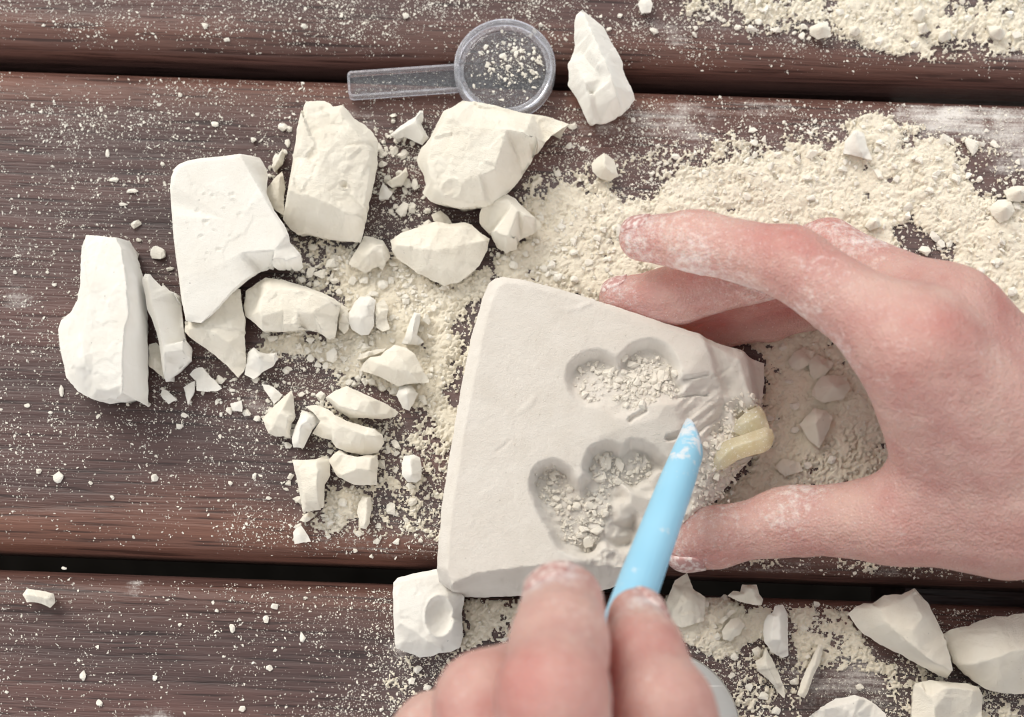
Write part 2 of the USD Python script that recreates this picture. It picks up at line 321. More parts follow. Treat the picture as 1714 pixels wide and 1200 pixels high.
TOPS = {}
def shard_mesh(outline, inner=(), Z=(0, 0, 1), H=10.0, edge=None, base=0.0, under=1.5, rough=0.3, jag=0.2, seed=1, step=0.34, carve=None, rings=5):
    """A broken piece from what is seen of it: its outline and its ridges as (x, y[, height]) in a zoomed view Z = (x0, y0, scale) of the photograph."""
    edge = H * 0.8 if edge is None else edge
    def to_world(pts, h0):
        a = np.array([(Z[0] + p[0] / Z[2], Z[1] + p[1] / Z[2], (p[2] if len(p) > 2 else h0)) for p in pts], float)
        w = W(a[:, 0], a[:, 1], a[:, 2] + base)
        return w
    ol = densify(to_world(outline, edge), step, True)
    nrm = np.roll(ol, -1, 0)[:, :2] - np.roll(ol, 1, 0)[:, :2]
    nrm = np.stack([nrm[:, 1], -nrm[:, 0]], 1) / np.maximum(np.linalg.norm(nrm, axis=1, keepdims=True), 1e-9)
    if Polygon(ol[:, :2]).exterior.is_ccw is False: nrm = -nrm
    j = jag * (0.9 * nz(ol[:, :2], 3.0, 2, seed) + 0.8 * nz(ol[:, :2], 0.9, 2, seed + 1))
    ol[:, :2] += nrm * j[:, None]
    poly = Polygon(ol[:, :2]).buffer(0)
    if poly.geom_type != 'Polygon': poly = max(poly.geoms, key=lambda q: q.area)
    ol = np.array([[x, y, 0] for x, y in list(poly.exterior.coords)[:-1]])
    if not poly.exterior.is_ccw: ol = ol[::-1]
    src = densify(to_world(outline, edge), step, True)
    ol[:, 2] = src[cKDTree(src[:, :2]).query(ol[:, :2])[1], 2]
    ctrl = [src]
    for r_ in inner:
        q_ = densify(to_world(r_, H), step, False)
        q_[:, :2] += np.stack([nz(q_[:, :2], 2.0, 3, seed + 11), nz(q_[:, :2], 2.0, 3, seed + 12)], 1) * min(1.6 * jag, 0.5)
        ctrl.append(q_)
    if not inner:
        c = poly.representative_point(); ctrl.append(np.array([[c.x, c.y, H + base]]))
    ctrl = np.vstack(ctrl)
    lin = LinearNDInterpolator(ctrl[:, :2], ctrl[:, 2])
    x0, y0, x1, y1 = poly.bounds
    gx, gy = np.meshgrid(np.arange(x0, x1, step), np.arange(y0, y1, step * 0.866))
    gx = gx + (np.arange(gx.shape[0]) % 2)[:, None] * step / 2
    pts = np.stack([gx.ravel(), gy.ravel()], 1)
    rng = np.random.default_rng(seed)
    pts = pts + rng.normal(0, step * 0.08, pts.shape)
    inn = poly.buffer(-step * 0.55)
    pts = pts[shapely.contains_xy(inn, pts[:, 0], pts[:, 1])] if not inn.is_empty else pts[:0]
    allp = np.vstack([ol[:, :2], pts])
    h = lin(allp); bad = np.isnan(h)
    if bad.any(): h[bad] = ctrl[cKDTree(ctrl[:, :2]).query(allp[bad])[1], 2]
    # fracture: flat cells that meet in small steps, two sizes, and grain on top
    n = 0.5 * nz(allp, 7.0, 2, seed + 3) + 0.45 * nz(allp, 2.0, 3, seed + 4) + 0.5 * nz(allp, 0.8, 2, seed + 2)
    wp = allp + 0.7 * np.stack([nz(allp, 2.0, 2, seed + 21), nz(allp, 2.0, 2, seed + 22)], 1)
    for cell_, amp in ((5.5, 0.55), (2.4, 0.32)):
        nc_ = max(3, int(poly.area / cell_ ** 2 * 1.3))
        cc = np.stack([rng.uniform(x0, x1, nc_), rng.uniform(y0, y1, nc_)], 1)
        ii = cKDTree(cc).query(wp)[1]
        n = n + amp * (rng.normal(0, 0.7, nc_)[ii] + ((wp - cc[ii]) * rng.normal(0, 1.1 / cell_, (nc_, 2))[ii]).sum(1))
    h = h + rough * n
    if carve is not None: h = carve(allp, h)
    h = np.maximum(h, base + 0.25)
    tri = Delaunay(allp).simplices
    c = allp[tri].mean(1)
    tri = tri[shapely.contains_xy(poly, c[:, 0], c[:, 1])]
    a = allp[tri]
    cr = (a[:, 1, 0] - a[:, 0, 0]) * (a[:, 2, 1] - a[:, 0, 1]) - (a[:, 1, 1] - a[:, 0, 1]) * (a[:, 2, 0] - a[:, 0, 0])
    tri = np.where((cr < 0)[:, None], tri[:, [0, 2, 1]], tri)
    V = [np.column_stack([allp, h])]; F = [tri]; off = len(allp)
    no = len(ol); top = np.column_stack([ol[:, :2], h[:no]])
    nr = np.roll(ol, -1, 0)[:, :2] - np.roll(ol, 1, 0)[:, :2]
    nr = np.stack([nr[:, 1], -nr[:, 0]], 1)
    for _ in range(6): nr = (nr + np.roll(nr, 1, 0) + np.roll(nr, -1, 0)) / 3
    nr /= np.maximum(np.linalg.norm(nr, axis=1, keepdims=True), 1e-9)
    un = min(under, 0.3 * math.sqrt(poly.area))
    ring = []
    for k in range(rings + 1):
        t = k / rings
        z = top[:, 2] * (1 - t) + (base - 0.4) * t
        w = un * t ** 1.3 * (1 + 0.5 * nz(np.column_stack([ol[:, :2], z]), 4, 2, seed + 7)) + rough * 0.8 * nz(np.column_stack([ol[:, :2], z]), 2.0, 2, seed + 8) * (t > 0)
        ring.append(np.column_stack([ol[:, :2] - nr * w[:, None], z]))
    V += ring
    q = np.arange((rings + 1) * no).reshape(rings + 1, no) + off
    r = np.roll(q, -1, 1)
    F += [np.stack([q[:-1], q[1:], r[1:]], -1).reshape(-1, 3), np.stack([q[:-1], r[1:], r[:-1]], -1).reshape(-1, 3)]
    V.append(np.array([[ol[:, 0].mean(), ol[:, 1].mean(), base - 0.4]]))
    ci = off + (rings + 1) * no
    F.append(np.stack([np.full(no, ci), r[-1], q[-1]], -1))
    return np.vstack(V), np.vstack(F), allp, h

SOLID = []      # footprints that loose grains avoid
def shard(name, label, outline, inner=(), mat=None, cat='plaster fragment', group=None, **k):
    v, f, p, h = shard_mesh(outline, inner, **k)
    g = put(name, (v, f), mat or M_FRACT)
    tag(g, label, cat, group)
    z = k.get('Z', (0, 0, 1))
    SOLID.append(Polygon([(x, y) for x, y, *_ in p[:0]] or [tuple(W(z[0] + q[0] / z[2], z[1] + q[1] / z[2], (k.get('base', 0) + k.get('H', 10) * 0.5))[:2]) for q in outline]).buffer(0))
    return g
# ------------------------------------------------------------------ the large fragments, each as the photograph shows it
ZA, ZB, ZC, ZD = (60, 360, 3.53), (270, 230, 3.635), (440, 150, 3.296), (230, 440, 4.615)
ZE, ZF, ZG, ZH = (400, 380, 4.0), (400, 620, 3.872), (1400, 980, 5.455), (1180, 940, 4.617)
ZI, ZJ, ZK = (930, 0, 5.455), (640, 930, 4.446), (1200, 500, 3.333)

def scoop(cu, cv, ru, rv, depth, hh=12.0, lip=0.0):
    """A conchoidal hollow (depth > 0) or swelling at a pixel."""
    c = W(cu, cv, hh)[:2]
    def f(p, h):
        d = np.hypot((p[:, 0] - c[0]) / (ru * 0.13), (p[:, 1] - c[1]) / (rv * 0.13))
        return h - depth * np.clip(1 - d ** 2, 0, 1) + lip * np.exp(-((d - 1.0) / 0.12) ** 2)
    return f

def both(*fs):
    def f(p, h):
        for q in fs: h = q(p, h)
        return h
    return f

shard('plaster_fragment', 'tall white prism-shaped plaster fragment with a grey flank, outermost of the pile',
      [(295,115,10),(340,115,14),(430,130,17),(480,132,18),(555,155,8),(600,240,5),(630,330,5),(645,450,5),(660,600,5),(663,800,5),(664,1000,5),(663,1135,5),(600,1095,10),(510,1050,17),(470,1075,14),(400,1090,11),(330,1085,10),(250,1040,8),(180,960,7),(165,880,6),(140,770,6),(132,680,6),(150,620,6),(210,570,8),(245,500,9),(260,420,10),(265,300,10),(270,200,10)],
      [[(480,140,18),(510,200,19),(535,360,20),(548,500,20.5),(553,600,20.5),(525,680,20),(515,800,20),(512,1040,18)], [(390,150,17.5),(350,300,18),(330,400,18.5),(300,560,18),(270,750,17),(330,960,16)], [(250,560,12),(235,700,11.5),(220,780,12)], [(430,1040,16),(360,1030,15)]],
      Z=ZA, rough=0.22, jag=0.22, under=1.0, seed=11, mat=M_SKIN, carve=both(scoop(136, 612, 20, 34, -2.2, 14, 0.4), scoop(120, 560, 12, 30, 0.9)))
shard('plaster_fragment', 'biggest flat white plaster slab with one rounded corner and a pitted face',
      [(55,290,13),(60,240,12.6),(80,190,12.5),(110,160,12.5),(160,140,12.5),(250,125,12.5),(380,112,12.5),(480,100,13),(540,110,9),(600,125,7),(640,190,6),(650,240,6),(640,340,11),(690,450,14),(740,520,15),(775,590,15),(782,640,14),(830,690,13),(852,720,12),(864,790,8),(840,815,6.5),(760,810,6.5),(680,808,7),(610,815,8),(560,830,13),(500,870,14),(440,920,14),(350,1020,13.5),(240,1130,13),(150,1115,12.5),(125,1000,13),(105,850,13),(80,650,13),(65,480,13)],
      [[(75,480,14.5),(90,650,14.5),(115,850,14.5),(135,1000,14),(150,1090,13.5)], [(72,290,14.3),(78,250,14.3),(95,205,14.3),(125,172,14.3),(170,153,14.3),(260,140,14.5),(385,127,15),(470,118,15)],
       [(485,108,15),(560,240,15.5),(625,350,16),(690,470,16),(760,600,16)], [(590,800,14.5),(640,765,15),(690,745,15.5),(760,755,15.2),(840,725,14)], [(400,500,15),(300,800,14.7),(500,700,15.3)], [(690,690,16),(680,740,15.6)]],
      Z=ZB, rough=0.07, jag=0.1, under=3.2, seed=12, mat=M_SKIN,
      carve=both(*[scoop(270 + x / 3.635, 230 + y / 3.635, r, r * 0.6, d * 0.8, 15, 0.16) for x, y, r, d in [(260,340,4,.4),(310,350,5,.4),(430,350,7,.5),(215,440,6,.5),(270,510,7,.6),(240,600,6,.5),(350,680,6,.5),(480,470,6,.4),(160,520,4,.4),(320,560,3,.5),(420,600,4,.3),(280,700,4,.4),(380,430,4,.4),(560,420,5,.3),(270,745,4,.3),(440,380,4,.4),(290,490,4,-.3),(520,450,6,-.25)]]))
shard('plaster_fragment', 'upright rectangular cream fragment with a rough upper face and a sloping smooth lower end',
      [(232,55,13),(300,58,13),(340,60,13),(385,90,13.5),(440,85,13),(470,110,12),(505,160,11),(570,200,9),(610,245,8),(635,290,8),(630,400,9),(605,550,9),(580,680,9),(555,790,6),(540,845,4.5),(440,835,5),(340,820,6),(260,800,6.5),(190,800,6),(150,770,6),(110,715,8),(130,600,12),(150,480,13),(165,380,13),(180,280,13),(205,150,13)],
      [[(240,90,16),(210,280,16.5),(180,430,16.5),(145,565,16)], [(145,565,16),(250,590,16.5),(350,625,16.5),(450,680,15.5),(560,705,13)], [(420,120,15.5),(500,220,15.5),(590,330,14),(590,480,13.5),(565,660,13)], [(350,350,17),(300,480,17.3)]],
      Z=ZC, rough=0.42, jag=0.25, under=1.6, seed=13, carve=both(scoop(575, 308, 7, 7, 1.1, 16, 0.5), scoop(522, 263, 9, 10, 0.6, 16, 0.3), scoop(500, 262, 8, 12, 0.8, 16)))
shard('plaster_fragment', 'large wedge of plaster with a smooth grey upper side, resting against the round magnifier',
      [(1100,60,9),(1180,75,7.5),(1300,100,7),(1450,130,7),(1600,155,7),(1690,185,7),(1640,220,8),(1590,255,7),(1540,320,7),(1500,380,7),(1450,450,7),(1400,520,7),(1350,570,7),(1320,600,8),(1240,645,10),(1150,655,10),(1080,650,10),(1000,635,10),(920,615,9),(880,570,8),(900,530,8),(890,480,8),(860,420,7),(850,390,7),(870,330,8),(920,270,9),(960,190,10),(1000,120,11),(1050,95,10)],
      [[(1010,160,17),(1040,155,18),(1090,180,18),(1140,207,18.5),(1260,205,18.5),(1400,230,19),(1520,260,19),(1600,240,14),(1650,215,10)], [(1520,260,19),(1480,350,18.5),(1400,470,17.5),(1330,560,16),(1260,620,14)], [(1000,180,16.5),(930,290,15.5),(905,400,15),(920,490,15),(960,560,14.5),(1000,595,14)], [(1000,595,14),(1080,540,15.5),(1130,490,17),(1280,440,18)], [(1010,600,13),(1150,630,13),(1230,620,13.5)]],
      Z=ZC, rough=0.32, jag=0.22, under=2.2, seed=14, carve=both(scoop(755, 313, 16, 14, 0.9, 16, 0.2), scoop(740, 300, 10, 16, 0.5, 15)))
shard('plaster_fragment', 'pointed white shard lying across the gap between boards, with a grey smooth flank',
      [(245,90,10),(290,130,8),(380,200,8),(440,250,7.5),(500,370,7.5),(560,470,7.5),(600,550,7.5),(610,620,7.5),(650,720,7),(690,800,7),(710,850,7),(722,910,6.5),(670,980,6.5),(610,1040,6),(540,1080,6),(460,1115,6),(390,1115,6),(340,1130,6),(290,1110,6),(250,1020,6),(210,920,6),(150,830,6),(115,770,6),(120,690,7),(110,590,7),(150,510,7),(180,430,7.5),(170,340,9),(175,200,10),(190,140,10)],
      [[(262,140,13),(320,290,16),(380,400,17),(450,560,18),(500,690,18),(560,850,17),(612,975,14)], [(180,420,9),(280,510,12),(350,610,13),(400,650,14),(420,770,13.5),(355,850,11.5),(370,1000,9)], [(150,540,9),(230,700,12),(270,780,12.5),(330,850,10)], [(300,450,15),(380,600,15.5),(440,640,16.5)], [(430,800,15),(490,930,14)], [(270,780,12.5),(320,950,10.5),(350,1080,8)]],
      Z=ZI, rough=0.26, jag=0.2, under=1.8, seed=15, mat=M_SKIN)
shard('plaster_fragment', 'blocky cream fragment with a pointed foot, under the corner of the wedge by the magnifier',
      [(1350,580,8),(1390,600,8),(1440,650,8),(1530,730,8),(1535,760,7),(1490,800,5),(1420,830,4.5),(1400,880,3.5),(1340,905,3),(1290,870,3.5),(1250,800,5),(1195,740,7),(1195,690,9),(1210,640,9),(1280,610,9)],
      [[(1205,735,11),(1260,775,12),(1340,815,12.5),(1420,800,12),(1520,762,10)], [(1350,610,11.5),(1440,690,12)], [(1340,815,12.5),(1350,880,6)]], Z=ZC, rough=0.22, jag=0.18, seed=16)
shard('plaster_fragment', 'wide low cream fragment with a sandy face, just above the corner of the held block',
      [(960,730,8),(1030,740,8),(1110,730,8),(1150,740,8),(1200,790,8),(1250,820,7),(1240,880,7),(1200,960,6.5),(1150,1010,6),(1080,1060,5),(1000,1085,4),(920,1050,4),(850,1010,5),(800,970,5),(740,930,5),(715,890,6),(705,830,6),(760,790,7),(850,760,8)],
      [[(740,860,9),(850,870,10.5),(960,890,10.5),(1100,860,10.5),(1225,835,9.5)], [(980,760,10),(1100,760,10.5)], [(900,980,7.5),(1050,1000,7.5)]], Z=ZC, rough=0.34, jag=0.22, seed=17)
shard('plaster_fragment', 'small two-faced cream lump between the upright and the low sandy fragments',
      [(840,60),(900,70),(960,90),(1000,150),(1010,200),(985,240),(960,290),(930,260),(880,290),(840,305),(790,280),(735,250),(760,190),(800,130)], [[(905,120,8),(870,190,8.5),(885,270,6)], [(960,120,8),(980,220,7)], [(800,180,5.5),(790,250,4.5)]], Z=ZE, H=8, edge=4, rough=0.2, seed=18)
shard('plaster_fragment', 'oblong block of plaster with a sandy face and a sloping rim, below the biggest slab',
      [(180,340,7),(300,355,7.5),(450,400,7.5),(560,440,7.5),(640,480,8),(680,520,8),(662,600,8),(655,690,8),(640,740,7),(600,750,7),(540,710,8),(460,690,8.5),(300,690,8.5),(160,700,8),(100,640,7),(40,590,6),(30,530,6),(50,430,6),(110,380,6.5)],
      [[(200,415,13),(330,412,13.5),(480,432,13.5),(600,480,13),(665,535,12)], [(200,415,13),(150,480,13),(135,570,13),(155,650,12)], [(130,480,9),(85,600,8.5)], [(300,560,13.5),(500,580,13.5)], [(300,660,12.5),(550,690,12)]], Z=ZE, rough=0.3, jag=0.16, seed=19)
shard('plaster_fragment', 'narrow abraded lump touching the blunt end of the oblong block',
      [(670,500),(720,540),(740,600),(735,680),(700,712),(668,680),(664,600)], [], Z=ZE, H=8, edge=5.5, rough=0.25, seed=20)
shard('plaster_fragment', 'rounded pale lump with a clean dome, in the rubble beside the oblong block',
      [(810,465),(880,465),(915,490),(910,540),(905,600),(905,660),(870,720),(820,725),(760,690),(735,650),(730,580),(770,510)], [[(735,605,7),(820,605,9.5),(905,590,8)], [(800,520,9),(870,520,9)]], Z=ZE, H=9, edge=5, rough=0.16, seed=21, mat=M_SKIN)
shard('plaster_fragment', 'rough lump leaning on the domed pale lump in the rubble',
      [(920,510),(970,480),(1000,530),(990,600),(1010,680),(960,700),(918,670),(914,580)], [], Z=ZE, H=7.5, edge=4.5, rough=0.4, seed=22)
shard('plaster_fragment', 'small upright pyramid of plaster with grey faces at the edge of the rubble',
      [(1170,570),(1215,580),(1210,640),(1190,720),(1245,770),(1200,785),(1085,780),(1110,730),(1140,650)], [[(1180,590,7),(1165,700,9.5),(1150,770,6)]], Z=ZE, H=9, edge=4.5, rough=0.16, seed=23, mat=M_SKIN)
shard('plaster_fragment', 'fan-shaped flat cream piece with a notched upper edge in the rubble',
      [(1040,790,9),(1120,810,9),(1180,850,9),(1210,910,8),(1235,970,8),(1270,1020,7),(1270,1040,7),(1130,1050,6),(1060,1065,6),(1000,1030,6),(930,1000,6),(870,980,6),(810,960,6),(830,910,6.5),(880,870,7),(950,860,8),(975,830,9),(1010,810,9)], [[(1050,830,10.5),(1100,900,11),(1150,980,10)], [(950,920,9.5),(1050,960,10)]], Z=ZE, rough=0.2, jag=0.15, under=2.0, seed=24)
shard('plaster_fragment', 'thin bright flake tucked behind the fan-shaped piece',
      [(790,885),(830,845),(900,822),(985,812),(965,838),(900,858),(830,880)], [], Z=ZE, H=7, edge=5, rough=0.15, seed=25)
shard('plaster_fragment', 'small faceted pyramid below the fan-shaped piece',
      [(1040,100),(1120,95),(1160,150),(1140,200),(1105,260),(1060,240),(1015,160)], [[(1085,150,8)], [(1085,150,8),(1100,240,5)]], Z=ZF, H=8, edge=4, rough=0.12, seed=26, mat=M_SKIN)
shard('plaster_fragment', 'spindle-shaped smooth white fragment casting a shade on the beige lump below it',
      [(560,175,6),(620,130,7),(700,100,8),(760,130,8),(850,170,8),(940,210,7),(1030,270,5),(1010,300,4.5),(930,315,4.5),(800,310,6),(720,310,5),(640,260,5),(590,210,5)], [[(580,180,7.5),(650,235,10),(760,265,11),(850,290,9),(960,290,7)], [(700,130,10),(850,200,10.5)]], Z=ZF, rough=0.2, jag=0.16, under=2.4, seed=27)
shard('plaster_fragment', 'sail-shaped fragment with a striated face at the outer edge of the rubble',
      [(340,130),(355,170),(365,300),(340,345),(335,440),(290,430),(240,430),(190,410),(145,310),(210,250),(270,190)], [[(335,160,6),(255,275,8.5),(205,390,6)], [(330,300,8),(300,400,6.5)]], Z=ZF, H=8, edge=3.8, rough=0.28, seed=28)
shard('plaster_fragment', 'small clean triangular chip above the sail-shaped fragment',
      [(145,85),(190,95),(240,120),(285,155),(260,195),(225,220),(190,170)], [], Z=ZF, H=4.5, edge=3.4, rough=0.1, seed=29, mat=M_SKIN)
shard('plaster_fragment', 'small block with a pale slanted top between the sail-shaped and beige fragments',
      [(410,260),(480,280),(530,325),(500,360),(470,400),(420,500),(350,500),(340,440),(360,370),(390,310)], [[(440,312,9.5),(470,362,9.5),(510,335,7)], [(400,350,9),(385,470,7)]], Z=ZF, H=9, edge=4.5, rough=0.14, seed=30, mat=M_SKIN)
shard('plaster_fragment', 'long beige lump with a stepped end, in the middle of the small fragments',
      [(430,240,5),(500,225,6),(580,250,7),(620,290,8),(700,330,8),(800,360,8),(880,380,8),(930,420,7),(940,470,6),(900,530,5),(850,540,5),(790,545,5),(700,530,6),(630,500,6),(600,450,4),(540,440,4),(480,410,4),(530,330,6),(480,270,6)], [[(560,300,8.5),(590,320,8.8)], [(625,330,10),(605,430,9)], [(640,340,10.5),(760,400,11),(880,430,10)], [(640,480,8),(720,480,8.5),(780,530,6.5)]], Z=ZF, rough=0.25, jag=0.18, seed=31)
shard('plaster_fragment', 'squat block with a ragged top edge under the long beige lump',
      [(650,510),(700,545),(770,560),(830,545),(890,550),(905,600),(895,660),(895,740),(800,745),(750,740),(690,720),(640,690),(600,620),(575,580)], [[(650,685,9.5),(760,640,10.5),(890,660,9.5)], [(660,540,9),(860,570,9.5)]], Z=ZF, H=10, edge=5.5, rough=0.26, seed=32)
shard('plaster_fragment', 'column-like fragment with a shaded flank, standing beside the squat block',
      [(345,580,8),(430,580,8),(500,575,7),(570,545,6),(590,600,5),(590,680,5),(555,740,5),(550,870,5),(540,900,5),(480,905,8),(410,915,8),(395,800,8),(370,680,8)], [[(500,600,11),(515,650,12),(510,740,12),(528,890,9)], [(380,620,11),(420,800,11),(430,890,9.5)]], Z=ZF, rough=0.2, jag=0.16, seed=33)
shard('plaster_fragment', 'small barrel-shaped lump standing alone near the straight side of the block',
      [(1070,555),(1130,545),(1175,565),(1185,630),(1180,700),(1150,725),(1090,720),(1055,680),(1055,600)], [[(1110,580,8),(1120,680,8)]], Z=ZF, H=8, edge=5, rough=0.2, seed=34, mat=M_SKIN)
shard('plaster_fragment', 'upright sliver of plaster below the squat block',
      [(800,815),(855,820),(860,900),(850,990),(825,1030),(790,1020),(765,930),(775,860)], [[(830,830,5.5),(820,1000,5)]], Z=ZF, H=5.5, edge=3, rough=0.2, seed=35)
shard('plaster_fragment', 'curved flake lying at the foot of the column-like fragment',
      [(388,975),(420,930),(470,915),(500,935),(480,960),(430,990)], [], Z=ZF, H=4.5, edge=2.6, rough=0.15, seed=36)
shard('plaster_fragment', 'small clean square chip, lowest of the fragments below the column',
      [(350,1050),(372,1020),(400,1003),(430,1040),(467,1110),(410,1118),(360,1127)], [], Z=ZF, H=4, edge=3.2, rough=0.08, seed=37, mat=M_SKIN)
shard('plaster_fragment', 'slim knife-shaped fragment leaning beside the tall white prism',
      [(60,85,11),(100,85,11),(125,120,10),(185,180,10),(205,170,10),(250,215,9),(300,235,9),(335,262,6),(345,400,6),(362,540,6),(375,600,6),(418,655,5),(415,745,5),(330,830,5),(220,920,5),(195,840,9),(180,700,10),(150,540,10),(110,430,11),(75,360,11),(60,250,11),(35,130,11)],
      [[(80,130,13),(110,300,13),(160,440,12.5),(200,640,12),(215,850,11)], [(290,245,12.5),(325,400,12.5),(350,550,12.5),(364,735,11.5)], [(364,735,11.5),(290,810,11),(220,885,10)]], Z=ZD, rough=0.12, jag=0.14, under=1.0, seed=38, mat=M_SKIN)
shard('plaster_fragment', 'small yellowish piece half hidden under the slim knife-shaped fragment',
      [(90,625),(150,615),(200,700),(215,900),(180,870),(90,800)], [], Z=ZD, H=6, edge=4, rough=0.3, seed=39)
shard('plaster_fragment', 'triangular fragment with a coarse inner face, tucked under the tip of the biggest slab',
      [(370,455,8),(480,460,9),(580,390,9),(700,240,8),(760,200,7),(800,200,7),(805,300,7),(830,420,7),(825,550,7),(835,700,5),(840,790,4),(820,840,4),(775,885,4),(700,800,5),(600,710,6),(480,630,7),(400,570,8),(365,530,8),(365,490,8)], [[(400,510,10),(500,500,11),(600,540,11.5),(700,610,10),(800,700,7)], [(660,380,8),(760,420,8)], [(520,470,10.5),(600,400,9)]], Z=ZD, rough=0.4, jag=0.16, seed=40)
shard('plaster_fragment', 'folded-looking small white chip at the lower end of the triangular fragment',
      [(900,650),(950,690),(1000,700),(1075,690),(1090,740),(1050,800),(960,850),(895,900),(830,860),(845,760),(850,690)], [[(900,665,7.5),(940,720,8),(980,790,6)], [(1060,710,6)]], Z=ZD, H=7.5, edge=4, rough=0.2, seed=41, mat=M_SKIN)
shard('plaster_fragment', 'flat three-cornered chip on the bare board below the triangular fragment',
      [(400,860),(440,820),(500,810),(540,850),(600,910),(655,970),(620,990),(540,995),(460,985),(455,910)], [], Z=ZD, H=4, edge=3, rough=0.1, seed=42, mat=M_SKIN)
shard('plaster_fragment', 'tiny dagger-like chip touching the three-cornered chip',
      [(350,960),(400,930),(450,905),(445,980),(390,1095),(370,1000)], [], Z=ZD, H=3.4, edge=2.6, rough=0.08, seed=43, mat=M_SKIN)
shard('plaster_fragment', 'small rounded chip on the bare board just off the foot of the tall white prism',
      [(190,975),(230,985),(310,1055),(240,1090),(195,1050),(180,1020)], [], Z=ZD, H=3, edge=2.4, rough=0.08, seed=44, mat=M_SKIN)
shard('plaster_fragment', 'tiny square chip alone between the three-cornered chip and the sail-shaped fragment',
      [(720,1090),(805,1060),(810,1150),(735,1145)], [], Z=ZD, H=2.8, edge=2.2, rough=0.08, seed=45, mat=M_SKIN)
shard('plaster_fragment', 'yellow-shaded lump wedged between the biggest slab and the upright rectangular fragment',
      [(735,205),(752,300),(745,480),(700,445),(650,390),(625,330),(690,250)], [[(730,230,8),(700,400,6)]], Z=ZB, H=7, edge=5, rough=0.3, seed=46)
shard('plaster_fragment', 'thin leaf-shaped chip above the yellow-shaded lump',
      [(740,65),(757,90),(740,160),(690,212),(670,175),(700,120)], [[(740,80,6.5),(695,190,5)]], Z=ZB, H=6, edge=3, rough=0.12, seed=47)
shard('plaster_fragment', 'angular chip with an upright grey fin, between the upright fragment and the large wedge',
      [(700,250),(760,200),(840,150),(865,115),(885,115),(885,165),(870,185),(915,265),(880,305),(830,285),(780,260),(740,270)], [[(720,250,5),(840,170,8),(875,125,7)], [(850,180,8),(895,280,6)]], Z=ZC, H=6.5, edge=4, rough=0.1, seed=48, mat=M_SKIN)
shard('plaster_fragment', 'small tooth-shaped chip lying in the crumbs beside the upright fragment',
      [(680,512),(750,470),(790,430),(802,470),(770,530),(710,540)], [[(700,515,4),(780,450,6)]], Z=ZC, H=5, edge=3, rough=0.12, seed=49)
shard('plaster_fragment', 'small teardrop chip close to the lower flank of the upright fragment',
      [(662,508),(712,570),(690,600),(640,605),(640,570)], [], Z=ZC, H=4.5, edge=3, rough=0.1, seed=50, mat=M_SKIN)
shard('plaster_fragment', 'yellow-shaded chip in the shadow under the large wedge',
      [(930,690),(980,665),(1020,700),(1045,740),(980,745),(940,720)], [], Z=ZC, H=4, edge=3, rough=0.15, seed=51)
shard('plaster_fragment', 'lone pinkish pebble on the dusty board beside the pointed fingertip and heap',
      [(1230,780),(1260,750),(1290,728),(1330,760),(1345,800),(1355,840),(1320,865),(1270,850),(1235,820)], [[(1290,745,6.5),(1295,800,7)], [(1295,800,7),(1340,840,5)]], Z=(560, 0, 2.857), H=6.5, edge=3, rough=0.2, seed=52)
shard('plaster_fragment', 'chunky white fragment with a shell-shaped hollow, under the held block',
      [(80,200,11),(110,165,11),(200,140,11),(330,115,11),(420,100,11),(480,140,12),(560,240,12),(612,310,9),(605,360,7),(590,430,5),(597,540,5),(603,600,5),(570,690,5),(500,720,6),(420,725,9),(380,745,8),(280,760,6),(220,735,6),(100,690,7),(88,560,9),(80,420,10),(80,300,10.5)],
      [[(115,200,13.5),(220,170,14),(350,140,14),(440,130,14)], [(110,300,14),(112,420,14),(125,500,13)], [(130,500,14),(240,560,14.5),(330,640,14.5),(440,690,12.5)], [(160,620,11),(320,690,11)], [(490,285,14.5),(480,440,13.5),(545,500,13),(490,640,11.5),(460,690,10)], [(560,300,13),(540,400,12)], [(300,350,15)]],
      Z=ZJ, rough=0.14, jag=0.18, seed=53, mat=M_SKIN, carve=scoop(640 + 425 / 4.446, 930 + 450 / 4.446, 22, 32, 2.6, 14, 0.5))
shard('plaster_fragment', 'lone oblong pebble on the lowest board, far from the pile',
      [(38,995),(45,985),(60,987),(78,990),(90,993),(92,1008),(85,1018),(68,1010),(45,1008)], [[(45,995,5),(65,998,6),(86,1003,6)]], H=6, edge=3.2, rough=0.25, seed=54)
shard('plaster_fragment', 'broad wedge with one bright triangular face, on the lowest board by the gap',
      [(105,260,6),(180,190,7),(245,165,7),(330,165,9),(440,85,13),(600,80,14),(715,25,14),(760,80,13),(830,160,13),(880,250,13),(940,360,12),(1000,520,12),(1040,650,11),(1060,770,10),(1010,850,6),(900,800,6),(760,730,6),(600,640,6),(430,560,6),(250,440,6),(150,330,6)],
      [[(330,180,13),(390,225,15),(450,330,16.5),(600,470,16.5),(720,580,16),(830,670,15),(960,740,13),(1045,785,11)], [(400,205,15),(500,170,15.5),(620,120,16),(715,50,16)], [(800,300,17),(700,400,17.5)]], Z=ZG, rough=0.16, jag=0.2, under=1.6, seed=55)
shard('plaster_fragment', 'largest dark-beige fragment behind the bright-faced wedge, cut by the picture edge',
      [(970,440,7),(1050,400,8),(1200,370,9),(1320,310,9),(1420,280,9),(1560,285,10),(1640,260,10),(1720,255,10),(1900,300,10),(2000,600,9),(1850,900,7),(1700,990,6),(1520,990,6),(1400,960,6),(1250,870,6),(1130,770,6),(1060,700,6)], [[(1080,720,9),(1300,715,13),(1480,650,15.5),(1600,600,16),(1800,590,16)], [(1250,450,12),(1500,420,13.5)], [(1500,850,11)]], Z=ZG, rough=0.24, jag=0.2, seed=56)
